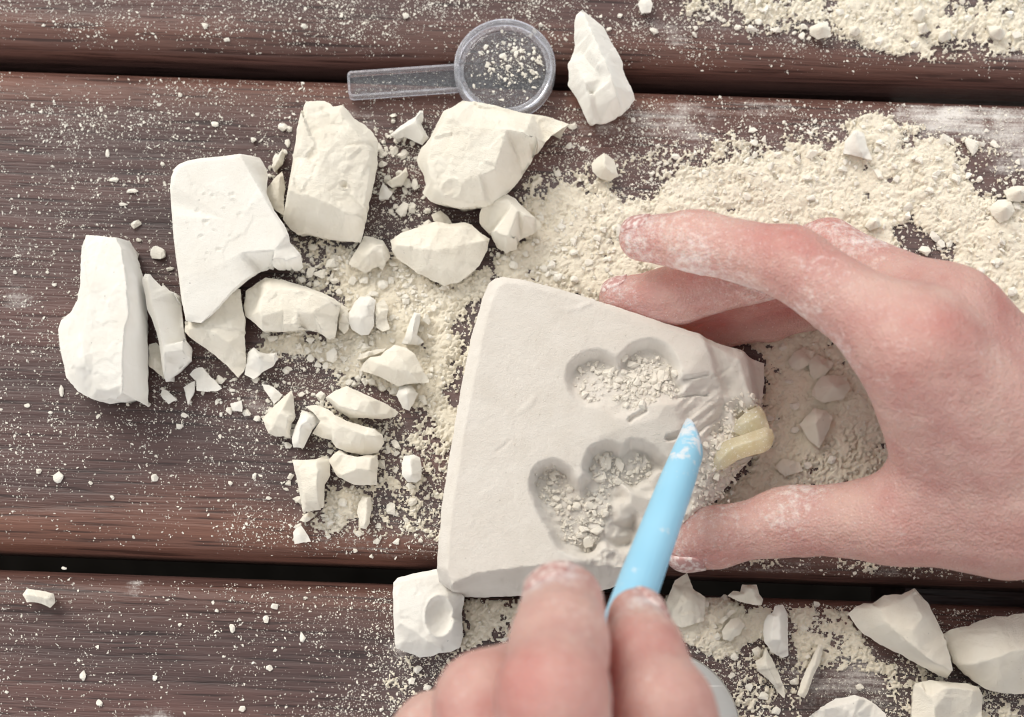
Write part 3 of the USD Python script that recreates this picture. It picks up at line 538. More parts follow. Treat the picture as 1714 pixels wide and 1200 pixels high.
shard('plaster_fragment', 'yellowish angular fragment with a grey side, just below the bright-faced wedge',
      [(720,890),(850,860),(1000,880),(1200,890),(1300,930),(1335,1000),(1330,1250),(690,1300),(695,1000)], [[(790,930,12),(880,1050,12.5),(910,1250,12)], [(1000,920,13),(1250,960,12)], [(800,960,10)]], Z=ZG, H=12, edge=7, rough=0.2, seed=57)
shard('plaster_fragment', 'white fragment with a grey chipped rim, between the stick and the yellowish one',
      [(800,1200),(900,1120),(1010,1060),(1160,1030),(1230,1050),(1330,1110),(1400,1180),(1420,1330),(800,1330)], [[(900,1140,9.5),(1080,1100,10),(1190,1060,9)], [(1080,1100,10),(1150,1200,10)]], Z=ZH, H=10, edge=5.5, rough=0.22, seed=58, mat=M_SKIN)
shard('plaster_fragment', 'upright slender fragment with one bright face, on the lowest board near the gap',
      [(460,450),(520,390),(540,340),(600,330),(640,400),(642,540),(640,720),(600,745),(510,700),(460,620),(450,540)], [[(515,405,8.5),(512,610,9)], [(575,400,9),(585,610,9)]], Z=ZH, H=9, edge=4, rough=0.16, seed=59, mat=M_SKIN)
shard('plaster_fragment', 'jagged splinter pointing down and away from the slender bright-faced fragment',
      [(470,650),(500,720),(540,790),(580,890),(610,970),(612,1050),(560,1000),(490,910),(400,840),(385,770),(440,740)], [[(465,690,5),(480,800,7),(560,950,6)]], Z=ZH, H=6.5, edge=3, rough=0.3, seed=60)
shard('plaster_fragment', 'straight stick of plaster lying in the dust of the lowest board',
      [(880,640),(912,650),(890,770),(840,880),(800,1000),(770,1060),(710,1030),(740,930),(800,800)], [[(890,660,5),(760,1020,5)]], Z=ZH, H=5, edge=3.4, rough=0.12, seed=61)
shard('plaster_fragment', 'round rough lump beside the thumb of the hand with the tool',
      [(200,440),(260,430),(310,490),(280,550),(200,610),(140,600),(130,540)], [], Z=ZH, H=7, edge=3.5, rough=0.3, seed=62)
shard('plaster_fragment', 'small square bar of plaster above the round rough lump',
      [(100,470),(195,375),(235,380),(135,490)], [], Z=ZH, H=5, edge=3.6, rough=0.12, seed=63)
shard('plaster_fragment', 'little white chip at the head of the jagged splinter',
      [(360,680),(410,648),(440,690),(420,742),(380,722)], [], Z=ZH, H=4.5, edge=2.5, rough=0.15, seed=64)
shard('plaster_fragment', 'saddle-shaped lump sitting in the mouth of the lower gap',
      [(175,265),(220,230),(270,235),(290,180),(400,180),(420,250),(450,290),(440,335),(370,335),(260,310)], [[(230,260,6),(330,250,5),(370,200,8),(400,290,7)]], Z=ZH, H=7, edge=3.5, rough=0.2, seed=65)
shard('plaster_fragment', 'pale crumbly lump at the gap beside the tip of the thumb',
      [(1118,1000),(1130,972),(1150,958),(1160,985),(1180,1000),(1178,1040),(1140,1050),(1112,1040)], [], H=6, edge=2.8, rough=0.5, seed=66)
shard('plaster_fragment', 'faceted stone-like fragment on the powder inside the curl of the gripping hand',
      [(460,700),(540,610),(600,620),(645,660),(620,740),(570,830),(510,780)], [[(545,640,7),(550,690,8.5),(590,650,7)], [(550,690,8.5),(570,800,5)]], Z=ZK, H=8, edge=4, rough=0.12, seed=67, base=0.4)
shard('plaster_fragment', 'smooth hump of plaster close to the palm inside the gripping hand',
      [(530,540),(540,500),(580,430),(660,425),(720,440),(745,500),(700,560),(590,580)], [], Z=ZK, H=7, edge=3.5, rough=0.15, seed=68)
shard('plaster_fragment', 'flat rounded slip of plaster half sunk in powder inside the gripping hand',
      [(395,350),(430,300),(480,275),(545,300),(510,370),(440,410)], [], Z=ZK, H=4.5, edge=2.2, rough=0.15, seed=69)
shard('plaster_fragment', 'cracked slip of plaster next to the flat rounded one inside the gripping hand',
      [(518,420),(512,350),(560,310),(650,360),(600,430),(550,445)], [], Z=ZK, H=5, edge=2.6, rough=0.15, seed=70)
shard('plaster_fragment', 'thin brownish flake on the powder nearest the gripping thumb',
      [(320,940),(370,890),(460,910),(482,960),(380,992)], [], Z=ZK, H=3.8, edge=2.4, rough=0.15, seed=71)
shard('plaster_fragment', 'smooth leaf-like flake at the crest of the powder heap',
      [(1430,218),(1446,224),(1452,245),(1461,268),(1440,263),(1412,256),(1415,236)], [[(1432,222,6),(1440,255,5)]], H=5.5, edge=3.6, rough=0.1, seed=72, mat=M_SKIN)
ZT = (1114, 0, 2.857)
for s_, pts, lab in [
    (73, [(1550,990),(1590,955),(1650,955),(1670,1010),(1640,1050),(1600,1065),(1560,1030)], 'rounded stone-like lump at the picture edge, beyond the back of the gripping hand'),
    (74, [(1612,910),(1660,890),(1730,890),(1740,950),(1690,968),(1640,960)], 'pale lump at the picture edge just above the rounded stone-like one'),
    (75, [(950,1080),(980,1040),(1020,1045),(1032,1078),(980,1105)], 'small lump with a dark underside on the heap above the gripping knuckles'),
    (76, [(690,130),(740,105),(790,130),(790,175),(730,185),(690,160)], 'rounded lump on the top board, the broadest one in the thin dust'),
    (77, [(1180,50),(1220,25),(1250,60),(1222,105),(1185,90)], 'pointed lump on the top board at the far side of the dense powder'),
    (78, [(1310,150),(1350,140),(1370,180),(1330,200),(1305,185)], 'small dome-like lump on the top board next to a bare dark patch'),
    (79, [(1535,120),(1600,125),(1635,160),(1600,192),(1550,170)], 'oblong lump on the top board nearest the picture corner'),
    (80, [(880,130),(910,120),(940,150),(910,172),(882,158)], 'small rounded lump on the near fringe of the dense powder of the top board'),
    (81, [(1205,115),(1240,108),(1258,150),(1215,162)], 'cube-like lump in the dense powder of the top board')]:
    shard('plaster_lump', lab, pts, [], Z=ZT, H=5.5, edge=2.6, rough=0.2, seed=s_, cat='plaster lump')
shard('plaster_fragment', 'flat cream flake at the top edge above the pointed white shard',
      [(740,40),(770,0),(780,-40),(870,-40),(885,50),(870,110),(780,125),(760,60)], [], Z=ZI, H=3.2, edge=2.4, rough=0.12, seed=82, mat=M_SKIN)
# ------------------------------------------------------------------ the carved block that is being dug out
HB = 26.0
def px_at(p, h): return PX(np.column_stack([p, np.full(len(p), h)]))
def groove(u, v, u0, v0, u1, v1, w, depth):
    a, b = np.array([u0, v0]), np.array([u1, v1])
    t = np.clip(((u - u0) * (b - a)[0] + (v - v0) * (b - a)[1]) / ((b - a) ** 2).sum(), 0, 1)
    d = np.hypot(u - u0 - t * (b - a)[0], v - v0 - t * (b - a)[1])
    return depth * (1 - sstep(0.35 * w, w, d))
def lobes(u, v, cs):
    d = np.array([r - np.hypot(u - a, v - b) for a, b, r in cs])
    return np.log(np.exp(d / 3.0).sum(0)) * 3.0
def side(u, v, u0, v0, u1, v1):
    """Signed distance (px) to the line, positive on its right when going down the picture."""
    L = math.hypot(u1 - u0, v1 - v0)
    return -((u1 - u0) * (v - v0) - (v1 - v0) * (u - u0)) / L
SCR = [(1144,633,1190,624,3.2,1.0), (1134,661,1186,655,3.5,1.1), (1054,702,1080,687,5,1.2), (1120,732,1150,724,7,1.6),
       (950,520,985,508,6,-.18), (870,690,895,668,7,-.16), (828,756,853,736,2,.22), (853,618,866,632,4,.15), (1195,628,1222,612,3,.5), (830,560,870,600,1.6,.1), (900,540,935,590,1.6,.08), (800,860,850,900,2,.1), (860,700,866,760,1.6,.08)]
def carve_block(p, h):
    u, v = px_at(p, HB)
    grit = np.abs(nz(p, 1.5, 3, 91)) * 1.6 - 0.3
    u, v = u + 5.0 * nz(p, 4.0, 3, 84), v + 5.0 * nz(p, 4.0, 3, 85)
    d = lobes(u, v, [(996, 634, 49), (1084, 622, 55), (1040, 655, 45), (1120, 652, 26)])
    wob = 7 * nz(p, 2.2, 3, 90) + 5 * nz(p, 6.0, 2, 88)
    f = 1 - sstep(590, 706, v + wob)
    m_ = sstep(-2, 13, d + 0.25 * wob * sstep(600, 660, v))
    h = h - 4.4 * m_ * (0.12 + 0.88 * f) + m_ * sstep(8, 20, d) * (0.55 * grit + 0.6 * nz(p, 5, 2, 92) + 1.1 * sstep(0, 1, nz(p, 9, 2, 83)))
    e = lobes(u, v, [(927, 810, 42), (938, 832, 42), (950, 856, 44), (972, 880, 54), (1018, 778, 42), (1068, 776, 42), (1010, 830, 48), (1040, 880, 40), (1090, 790, 40)])
    m2 = sstep(-2, 14, e + 0.3 * wob)
    petal = sstep(0, 16, lobes(u, v, [(1050, 850, 28), (1085, 825, 30), (1110, 800, 28)]))
    h = h - m2 * 5.6 * (1 - 0.62 * petal) + m2 * sstep(8, 22, e) * (1 - petal) * (0.9 * grit + 1.0 * nz(p, 5, 2, 93) + 1.8 * sstep(-0.1, 0.8, nz(p, 8, 2, 82)))
    low = sstep(0, 30, side(u, v, 960, 925, 1120, 880) * -1) * 0
    chip = sstep(-8, 22, np.minimum(v - 905 + 0.15 * (u - 980), u - 985 + 0.4 * (960 - v)))
    h = h - chip * (2.6 + 1.2 * grit + 1.4 * nz(p, 4, 3, 94))
    s1 = side(u, v, 1179, 561, 1222, 655) + 4 * nz(p, 4, 2, 95)
    h = h - 2.3 * sstep(-7, 8, s1) * sstep(735, 690, v)
    s2 = side(u, v, 1250, 583, 1272, 672) + 3 * nz(p, 3, 2, 96)
    h = h - 4.5 * sstep(-2, 22, s2) * sstep(705, 670, v)
    rub = sstep(0, 22, np.minimum(side(u, v, 1215, 650, 1135, 790), v - 655)) * sstep(0, 30, 860 - v)
    h = h - rub * (2.2 + 0.9 * grit + 0.6 * nz(p, 5, 2, 97)) * sstep(0, 60, u - 1120 + (v - 700) * 0.5)
    # knife scrapes fanning from the upper hollow to the broken side
    sc = sstep(0, 24, np.minimum(np.minimum(u - 1118 - 0.25 * (v - 640), 1236 - u), np.minimum(v - 622, 735 - v)))
    aa, ab = (u - 1130) * 0.77 - (v - 700) * 0.64, (u - 1130) * 0.64 + (v - 700) * 0.77
    h = h - sc * (1.7 + 0.5 * sstep(1120, 1220, u) + 1.7 * nz(np.column_stack([aa * 0.012, ab * 0.13]), 1.0, 3, 81) + 0.45 * nz(p, 1.2, 3, 80))
    for k in SCR: h = h - groove(u, v, *k)
    rr = sstep(1140, 1200, u) * sstep(0, 12, s1)
    front = sstep(955, 975, v) * sstep(1060, 1000, u)
    return h + 0.9 * rr * nz(p, 2.6, 4, 98) + 0.35 * sstep(1110, 1160, u) * sstep(760, 800, v) * nz(p, 2.0, 4, 79) + front * (1.6 * nz(p, 5, 4, 99) + 0.9 * grit) - 3.2 * sstep(0.05, 0.6, nz(p, 6, 3, 78)) * sstep(936, 958, v) * sstep(1060, 1000, u) * (u > 760) + 0.06 * nz(p, 9, 2, 89)

blk_out = [(819,474,23),(829,466,23.5),(841,463,24.5),(880,469,25.5),(952,488,25.5),(1029,512,25.5),(1107,539,25.5),(1179,561,25),(1204,571,24),(1252,585,22),(1286,599,18),(1287,630,16),(1282,667,15),(1288,690,14),(1290,730,13),(1259,766,14),(1233,793,15),(1213,819,17),(1208,832,17),(1184,846,18),(1155,875,18),(1131,899,18),(1107,924,18),(1078,962,17),(1020,985,14),(960,996,10),(865,998,8),(800,1000,8),(768,997,8),(745,988,10),(736,975,14),(731,953,19),(733,914,21),(741,836,22),(755,749,22),(772,648,22),(790,561,22),(807,500,22.5)]
blk_in = [[(826,500,HB),(833,481,HB),(846,473,HB),(880,478,HB),(952,497,HB),(1029,521,HB),(1107,548,HB),(1179,570,HB),(1204,580,25.5)],
          [(822,505,HB),(806,570,HB),(790,648,HB),(772,749,HB),(758,836,HB),(750,914,HB),(748,955,HB),(755,980,25.5)],
          [(755,981,25.5),(797,960,26),(841,954,26),(889,949,26),(937,940,26),(981,945,25.5),(1040,950,23)],
          [(760,990,15),(800,985,15),(865,980,14),(940,975,15)], [(1240,600,25),(1262,670,23)], [(1240,690,20),(1200,780,21),(1160,850,21)], [(1000,700,HB),(900,600,HB),(900,760,HB),(1100,700,HB)]]
v, f, BP, BH = shard_mesh(blk_out, blk_in, H=HB, base=0.0, under=1.2, rough=0.05, jag=0.18, seed=101, step=0.36, carve=carve_block, rings=14)
fan = thing('dig_block', 'large held fan-shaped plaster block with two cloud-shaped hollows carved in its top', 'plaster block')
put('body', (v, f), M_BLOCK, str(fan.GetPath()))
BLK_TREE = cKDTree(BP)
BLK_POLY = Polygon([tuple(W(a, b, 13)[:2]) for a, b, c in blk_out])
def block_z(xy):
    return BH[BLK_TREE.query(xy)[1]]

bone_m = usdkit.material(stage, '/World/Looks/yellowed_bone', {
    'g': ('geometry', {}), 'n': ('noise_texture', {'scale': 350.0, 'detail': 3.0}), 'r': ('rgb_ramp', {'ramp': [(0.3, (0.50, 0.41, 0.25)), (0.7, (0.57, 0.485, 0.32))]}),
    'd': ('noise_texture', {'scale': 1700.0, 'detail': 3.0, 'roughness': 0.7}), 'dr': ('rgb_ramp', {'ramp': [(0.58, (0, 0, 0)), (0.66, (0.6, 0.6, 0.6))]}), 'mx': ('mix_color', {'b': (0.8, 0.77, 0.7)}),
    'p': ('principled_bsdf', {'roughness': 0.45, 'subsurface_weight': 0.5, 'subsurface_scale': 0.0025, 'subsurface_radius': (1.0, 0.7, 0.35)})},
    [('g.position', 'n.vector'), ('g.position', 'd.vector'), ('n.fac', 'r.fac'), ('r.color', 'mx.a'), ('d.fac', 'dr.fac'), ('dr.color', 'mx.fac'), ('mx.result', 'p.base_color')], surface='p.BSDF')
for o, i_, hh, e, sd, lab in [
        ([(1192,790),(1196,764),(1206,742),(1226,733),(1254,724),(1280,715),(1292,719),(1296,733),(1291,748),(1280,757),(1258,762),(1235,770),(1214,784)], [[(1205,770,20.5),(1228,748,21.5),(1258,738,21.8),(1284,730,21)]], 21.5, 19.4, 111, 'broad pale yellowish toy bone end sticking out of the broken side of the block'),
        ([(1226,722),(1234,702),(1250,688),(1271,679),(1280,690),(1288,716),(1262,721),(1240,729)], [[(1240,710,19.4),(1270,697,19.8)]], 19.8, 18.4, 112, 'smaller pale toy bone piece partly under crumbs, above the broad bone end')]:
    v, f, _, _ = shard_mesh(o, i_, H=hh, edge=e, base=0.0, under=2.0, rough=0.07, jag=0.05, seed=sd, step=0.3)
    tag(put('toy_bone', (v, f), bone_m), lab, 'toy bone', None)

# ------------------------------------------------------------------ blue plastic tool
tip, grip_, tail = W(1149, 706, 28.0), W(1043, 985, 57.0), None
ax = (tip - grip_) / np.linalg.norm(tip - grip_)
LT = np.linalg.norm(tip - grip_) + 62
s_ = np.cross(ax, [0, 0, 1.0]); s_ /= np.linalg.norm(s_); s_ = s_ if s_[0] > 0 else -s_
n_ = np.cross(s_, ax)
prof = np.array([(0, 0), (3.6, 0), (4.0, 0.6), (4.0, 20), (3.95, LT * 0.6), (3.45, LT * 0.85), (2.75, LT), (0, LT)])
cyl = m3.Manifold.revolve(m3.CrossSection([prof]), 72)
# bevelled chisel end: the cut runs from the point at one side back along the other
cyl = cyl.trim_by_plane((-7.8, 0, -5.2), -(7.8 * -2.6 + 5.2 * LT) / math.hypot(7.8, 5.2))
cyl = cyl - m3.Manifold.cube((0.35, 0.25, LT + 20), True).translate((0.6, 3.95, LT / 2 - 14))      # the mould seam
tv = cyl.refine_to_length(1.0).to_mesh()
P = tv.vert_properties[:, :3]
start = tip - ax * LT
cen = start + s_ * 2.4
Pw = cen + P[:, :1] * s_ + P[:, 1:2] * n_ + P[:, 2:] * ax
tool_m = usdkit.material(stage, '/World/Looks/blue_plastic', {
    'g': ('geometry', {}), 'n': ('noise_texture', {'scale': 330.0, 'detail': 5.0, 'roughness': 0.65, 'distortion': 0.4}),
    'a': ('attribute', {'attribute': 'dusty'}), 'ad': ('math', {'math_type': 'add'}),
    'r': ('map_range', {'from_min': 0.70, 'from_max': 0.80, 'to_min': 0.0, 'to_max': 0.75, 'clamp': True}),
    'n2': ('noise_texture', {'scale': 60.0, 'detail': 2.0}), 'c': ('rgb_ramp', {'ramp': [(0.3, (0.235, 0.48, 0.64)), (0.7, (0.28, 0.54, 0.70))]}),
    'mx': ('mix_color', {'b': (0.66, 0.66, 0.66)}),
    'p': ('principled_bsdf', {'roughness': 0.42, 'subsurface_weight': 0.15, 'subsurface_scale': 0.002, 'subsurface_radius': (0.5, 0.8, 1.0)})},
    [('g.position', 'n.vector'), ('g.position', 'n2.vector'), ('n2.fac', 'c.fac'), ('c.color', 'mx.a'), ('n.fac', 'ad.value1'), ('a.fac', 'ad.value2'), ('ad.value', 'r.value'), ('r.result', 'mx.fac'), ('mx.result', 'p.base_color')], surface='p.BSDF')
ff = tv.tri_verts
fl = np.linalg.det(np.stack([s_, n_, ax])) < 0
if fl: ff = ff[:, ::-1]
sm = trimesh.graph.smooth_shade(trimesh.Trimesh(Pw, ff, process=False), angle=math.radians(35), facet_minarea=None)
dusty = 0.24 * sstep(LT - 20, LT - 2, (np.array(sm.vertices) - cen) @ ax) + 0.065
g = put('carving_tool', (np.array(sm.vertices), np.array(sm.faces)), tool_m, attrs={'dusty': dusty})
tag(g, 'light blue plastic chisel-ended tool held against the block', 'tool')

# ------------------------------------------------------------------ clear plastic magnifier
def clear_plastic(name, veil):
    return usdkit.material(stage, f'/World/Looks/{name}', {
        'g': ('geometry', {}), 'n': ('noise_texture', {'scale': 1500.0, 'detail': 5.0, 'roughness': 0.75}), 'r': ('rgb_ramp', {'ramp': [(0.50, (veil, veil, veil)), (0.70, (veil + 0.10, veil + 0.10, veil + 0.10))]}),
        'd': ('diffuse_bsdf', {'color': (0.74, 0.75, 0.78)}), 't': ('transparent_bsdf', {'color': (0.95, 0.95, 0.955)}), 'gl': ('glossy_bsdf', {'color': (1, 1, 1), 'roughness': 0.06}),
        'fr': ('fresnel', {'IOR': 1.55}), 'm0': ('mix_closure', {}), 'm': ('mix_closure', {})},
        [('g.position', 'n.vector'), ('n.fac', 'r.fac'), ('fr.fac', 'm0.fac'), ('t.BSDF', 'm0.closure1'), ('gl.BSDF', 'm0.closure2'), ('r.color', 'm.fac'), ('m0.closure', 'm.closure1'), ('d.BSDF', 'm.closure2')], surface='m.closure')
clear = clear_plastic('clear_plastic', 0.008)
clear_rim = usdkit.material(stage, '/World/Looks/clear_plastic_rim', {
    'g': ('geometry', {}), 'n': ('noise_texture', {'scale': 1500.0, 'detail': 5.0, 'roughness': 0.75}), 'r': ('rgb_ramp', {'ramp': [(0.45, (0.10, 0.10, 0.10)), (0.70, (0.42, 0.42, 0.42))]}),
    'd': ('diffuse_bsdf', {'color': (0.78, 0.79, 0.82)}), 'p': ('glass_bsdf', {'color': (0.98, 0.98, 1.0), 'roughness': 0.03, 'IOR': 1.5}), 'm': ('mix_closure', {})},
    [('g.position', 'n.vector'), ('n.fac', 'r.fac'), ('r.color', 'm.fac'), ('p.BSDF', 'm.closure1'), ('d.BSDF', 'm.closure2')], surface='m.closure')
mag = thing('magnifier', 'clear plastic toy magnifying glass with a flat handle, dusted with crumbs', 'magnifier')
mc = W(845, 116, 3.0); MZ = 0.15
def lathe(pts, n=96):
    return trimesh.creation.revolve(np.array(pts), sections=n)
def at(mesh, pos, rz=0.0):
    mesh = mesh.copy(); mesh.apply_transform(trimesh.transformations.rotation_matrix(rz, [0, 0, 1])); mesh.apply_translation(pos); return mesh
ring = lathe([(9.15, 1.2), (9.5, 0.2), (10.8, 0.0), (11.2, 0.4), (11.3, 1.0), (11.3, 4.3), (11.0, 5.0), (10.6, 5.2), (10.2, 4.9), (10.05, 4.1), (9.6, 3.9), (9.15, 3.6), (9.15, 1.2)])
put('ring', at(ring, (mc[0], mc[1], MZ)), clear_rim, str(mag.GetPath()), smooth=40)
th = np.linspace(0, 1, 14)
lens = lathe([(0, 1.5)] + [(9.1 * t, 1.5 + 0.5 * t * t) for t in th[1:]] + [(9.1 * t, 3.3 - 0.6 * t * t) for t in th[::-1]])
put('lens', at(lens, (mc[0], mc[1], MZ)), clear, str(mag.GetPath()), smooth=40)
ha = math.atan2(13.0, 176.0)
L_, B_, H_ = 25.0, 5.9, 2.7
def rbox(l, b, h, r, z0):
    return m3.Manifold.extrude(m3.CrossSection.square((l - 2 * r, b - 2 * r), True).offset(r, m3.JoinType.Round, 2.0, 24), h).translate((0, 0, z0))
hrim = rbox(L_, B_, H_, 1.0, 0) - rbox(L_ - 1.0, B_ - 1.0, H_ + 1, 0.6, -0.5)
hd = rbox(L_ - 1.02, B_ - 1.02, 0.7, 0.6, 0.1)
hd = hd + m3.Manifold.sphere(0.75, 24).scale((1.2, 0.9, 0.5)).translate((-3.0, 0.0, 0.8))
hv = hd.to_mesh(); hm = trimesh.Trimesh(hv.vert_properties[:, :3], hv.tri_verts, process=False)
hp = W(677, 138.6, 1.5)
hg = put('handle', at(hm, (hp[0], hp[1], MZ + 0.6), ha), clear, str(mag.GetPath()), smooth=30)
hv = hrim.to_mesh(); put('rim', at(trimesh.Trimesh(hv.vert_properties[:, :3], hv.tri_verts, process=False), (hp[0], hp[1], MZ + 0.6), ha), clear_rim, str(hg.GetPath()), smooth=30)

# ------------------------------------------------------------------ pale disc under the thumb of the hand with the tool
disc_m = usdkit.material(stage, '/World/Looks/pale_plastic', {
    'g': ('geometry', {}), 'mp': ('mapping', {'rotation': (0, 0, 0.9), 'scale': (90.0, 1300.0, 400.0)}), 'n': ('noise_texture', {'scale': 1.0, 'detail': 3.0}), 'r': ('rgb_ramp', {'ramp': [(0.60, (0.46, 0.46, 0.44)), (0.70, (0.62, 0.62, 0.60))]}),
    'p': ('principled_bsdf', {'roughness': 0.4, 'subsurface_weight': 0.3, 'subsurface_scale': 0.003, 'subsurface_radius': (1, 1, 1)})},
    [('g.position', 'mp.vector'), ('mp.vector', 'n.vector'), ('n.fac', 'r.fac'), ('r.color', 'p.base_color')], surface='p.BSDF')
dc = W(1105, 1225, 3.0)
dsc = lathe([(0, 0), (15.6, 0.0), (16.6, 0.6), (16.9, 1.6), (16.5, 2.6), (15.2, 3.2), (12.5, 3.0), (11.5, 2.4), (0, 2.2)], 128)
g = put('plastic_lid', at(dsc, (dc[0], dc[1], 0.25)), disc_m, smooth=40)
tag(g, 'pale grey scratched round lid partly hidden under the hand with the tool', 'lid')
# ------------------------------------------------------------------ the person: two hands in the picture, the arms and body they belong to beyond it
def round_cone(p, a, b, r1, r2):
    ba = b - a; l2 = float(ba @ ba); rr = r1 - r2; a2 = l2 - rr * rr; il2 = 1.0 / l2
    pa = p - a; y = pa @ ba; z = y - l2
    x2 = ((pa * l2 - y[:, None] * ba) ** 2).sum(1)
    y2 = y * y * l2; z2 = z * z * l2
    k = np.sign(rr) * rr * rr * x2
    d = (np.sqrt(x2 * a2 * il2) + y * rr) * il2 - r1
    c1 = np.sign(z) * a2 * z2 > k
    c2 = np.sign(y) * a2 * y2 < k
    d = np.where(c2, np.sqrt(x2 + y2) * il2 - r1, d)
    return np.where(c1, np.sqrt(x2 + z2) * il2 - r2, d)
def smin(a, b, k):
    h = np.clip(0.5 + 0.5 * (b - a) / k, 0, 1)
    return b + (a - b) * h - k * h * (1 - h)
def chain(p, js, k):
    d = None
    for (a, ra), (b, rb) in zip(js[:-1], js[1:]):
        e = round_cone(p, a, b, ra, rb)
        d = e if d is None else smin(d, e, k)
    return d
def nets(fn, lo, hi, h):
    """Surface nets: the zero surface of fn as a closed mesh."""
    lo, hi = np.asarray(lo, float), np.asarray(hi, float)
    n = np.ceil((hi - lo) / h).astype(int) + 1
    ax_ = [lo[i] + h * np.arange(n[i]) for i in range(3)]
    G = np.stack(np.meshgrid(*ax_, indexing='ij'), -1).reshape(-1, 3)
    # a coarse pass tells which samples lie near the surface
    cn = np.ceil((hi - lo) / (4 * h)).astype(int) + 2
    cax = [lo[i] + 4 * h * np.arange(cn[i]) for i in range(3)]
    C = np.stack(np.meshgrid(*cax, indexing='ij'), -1).reshape(-1, 3)
    cd = fn(C).reshape(cn)
    D = map_coordinates(cd, ((G - lo) / (4 * h)).T, order=1, mode='nearest')
    near = np.abs(D) < 5.0 * h
    D[near] = fn(G[near])
    D = D.reshape(n)
    off = np.array([(i, j, k) for i in (0, 1) for j in (0, 1) for k in (0, 1)])
    sg = D < 0
    cs = np.stack([sg[i:n[0]-1+i, j:n[1]-1+j, k:n[2]-1+k] for i, j, k in off], -1)
    act = cs.any(-1) & ~cs.all(-1)
    ids = -np.ones(act.shape, int); ids[act] = np.arange(act.sum())
    cell = np.argwhere(act)
    dv = np.stack([D[cell[:, 0] + i, cell[:, 1] + j, cell[:, 2] + k] for i, j, k in off], -1)
    acc, cnt = np.zeros((len(cell), 3)), np.zeros(len(cell))
    for a in range(8):
        for b in range(a + 1, 8):
            if np.abs(off[a] - off[b]).sum() == 1:
                c = (dv[:, a] < 0) != (dv[:, b] < 0)
                t = np.where(c, dv[:, a] / np.where(c, dv[:, a] - dv[:, b], 1), 0)
                acc += np.where(c[:, None], off[a] + (off[b] - off[a]) * t[:, None], 0); cnt += c
    V = lo + h * (cell + acc / cnt[:, None])
    F = []
    for axis in range(3):
        b, c = (axis + 1) % 3, (axis + 2) % 3
        s0 = np.take(sg, range(n[axis] - 1), axis); s1 = np.take(sg, range(1, n[axis]), axis)
        e = np.argwhere(s0 != s1)
        e = e[(e[:, b] > 0) & (e[:, c] > 0) & (e[:, b] < n[b] - 1) & (e[:, c] < n[c] - 1)]
        ub, uc = np.eye(3, dtype=int)[b], np.eye(3, dtype=int)[c]
        q = np.stack([ids[tuple((e - ub - uc).T)], ids[tuple((e - uc).T)], ids[tuple(e.T)], ids[tuple((e - ub).T)]], -1)
        fl_ = ~s0[tuple(e.T)]
        q[fl_] = q[fl_][:, ::-1]
        F += [q[:, [0, 1, 2]], q[:, [0, 2, 3]]]
    return V, np.vstack(F)

def J(u, v, h, r): return (W(u, v, h), r)
def Jw(x, y, z, r): return (np.array([x, y, z], float), r)

# the gripping hand lies on its edge, its fingers round the far side of the block and its thumb on the near side
GI = [J(1074, 399, 35, 4.6), J(1165, 404, 40, 5.7), J(1325, 440, 47, 6.7), J(1535, 585, 52, 9.0)]
GM = [J(1038, 500, 21, 4.4), J(1130, 494, 24, 5.6), J(1385, 424, 32, 6.6), J(1590, 535, 43, 9.0)]
GR = [J(1110, 520, 11, 4.4), J(1230, 490, 12, 5.4), J(1420, 440, 19, 6.4), J(1610, 560, 30, 8.5)]
GP = [J(1170, 560, 6, 4.0), J(1290, 530, 7, 4.8), J(1450, 490, 9, 5.6), J(1630, 610, 18, 8.0)]
GT = [J(1147, 919, 17, 4.4), J(1195, 900, 18, 5.6), J(1320, 873, 21, 6.3), J(1500, 868, 29, 8.6), J(1690, 850, 31, 13.0)]
WR = Jw(133, -40, 27, 17.0)
EL = Jw(300, -135, 27, 27.0)
def crease(p, at_, axis, w, depth):
    t = (p - at_) @ (axis / np.linalg.norm(axis))
    return depth * np.exp(-(t / w) ** 2) * np.exp(-(((p - at_) ** 2).sum(1)) / 130.0)
def skin_lines(p, chains, s=0.10):
    out = np.zeros(len(p))
    for js in chains:
        for (a, ra), (b, rb) in zip(js[:-1], js[1:]):
            u_ = (b - a) / np.linalg.norm(b - a); t = (p - a) @ u_
            r = np.linalg.norm(p - a - t[:, None] * u_, axis=1)
            w = np.exp(-np.maximum(r - max(ra, rb) * 1.1, 0) ** 2 / 4.0) * sstep(-4, 1, t) * sstep(np.linalg.norm(b - a) + 4, np.linalg.norm(b - a) - 1, t)
            nj = 0.35 + 0.9 * np.exp(-(t / 5.0) ** 2) + 0.9 * np.exp(-((t - np.linalg.norm(b - a)) / 5.0) ** 2)
            q = np.stack([t / 1.15 + 0.9 * nz(p, 4, 2, 61), (p[:, 0] + p[:, 1] - (p @ u_) * (u_[0] + u_[1])) / 9.0, p[:, 2] / 9.0], 1)
            out = np.maximum(out, w * nj * (1 - np.abs(nz(q, 1.0, 1, 62)) * 2.2).clip(0, 1))
    return s * out
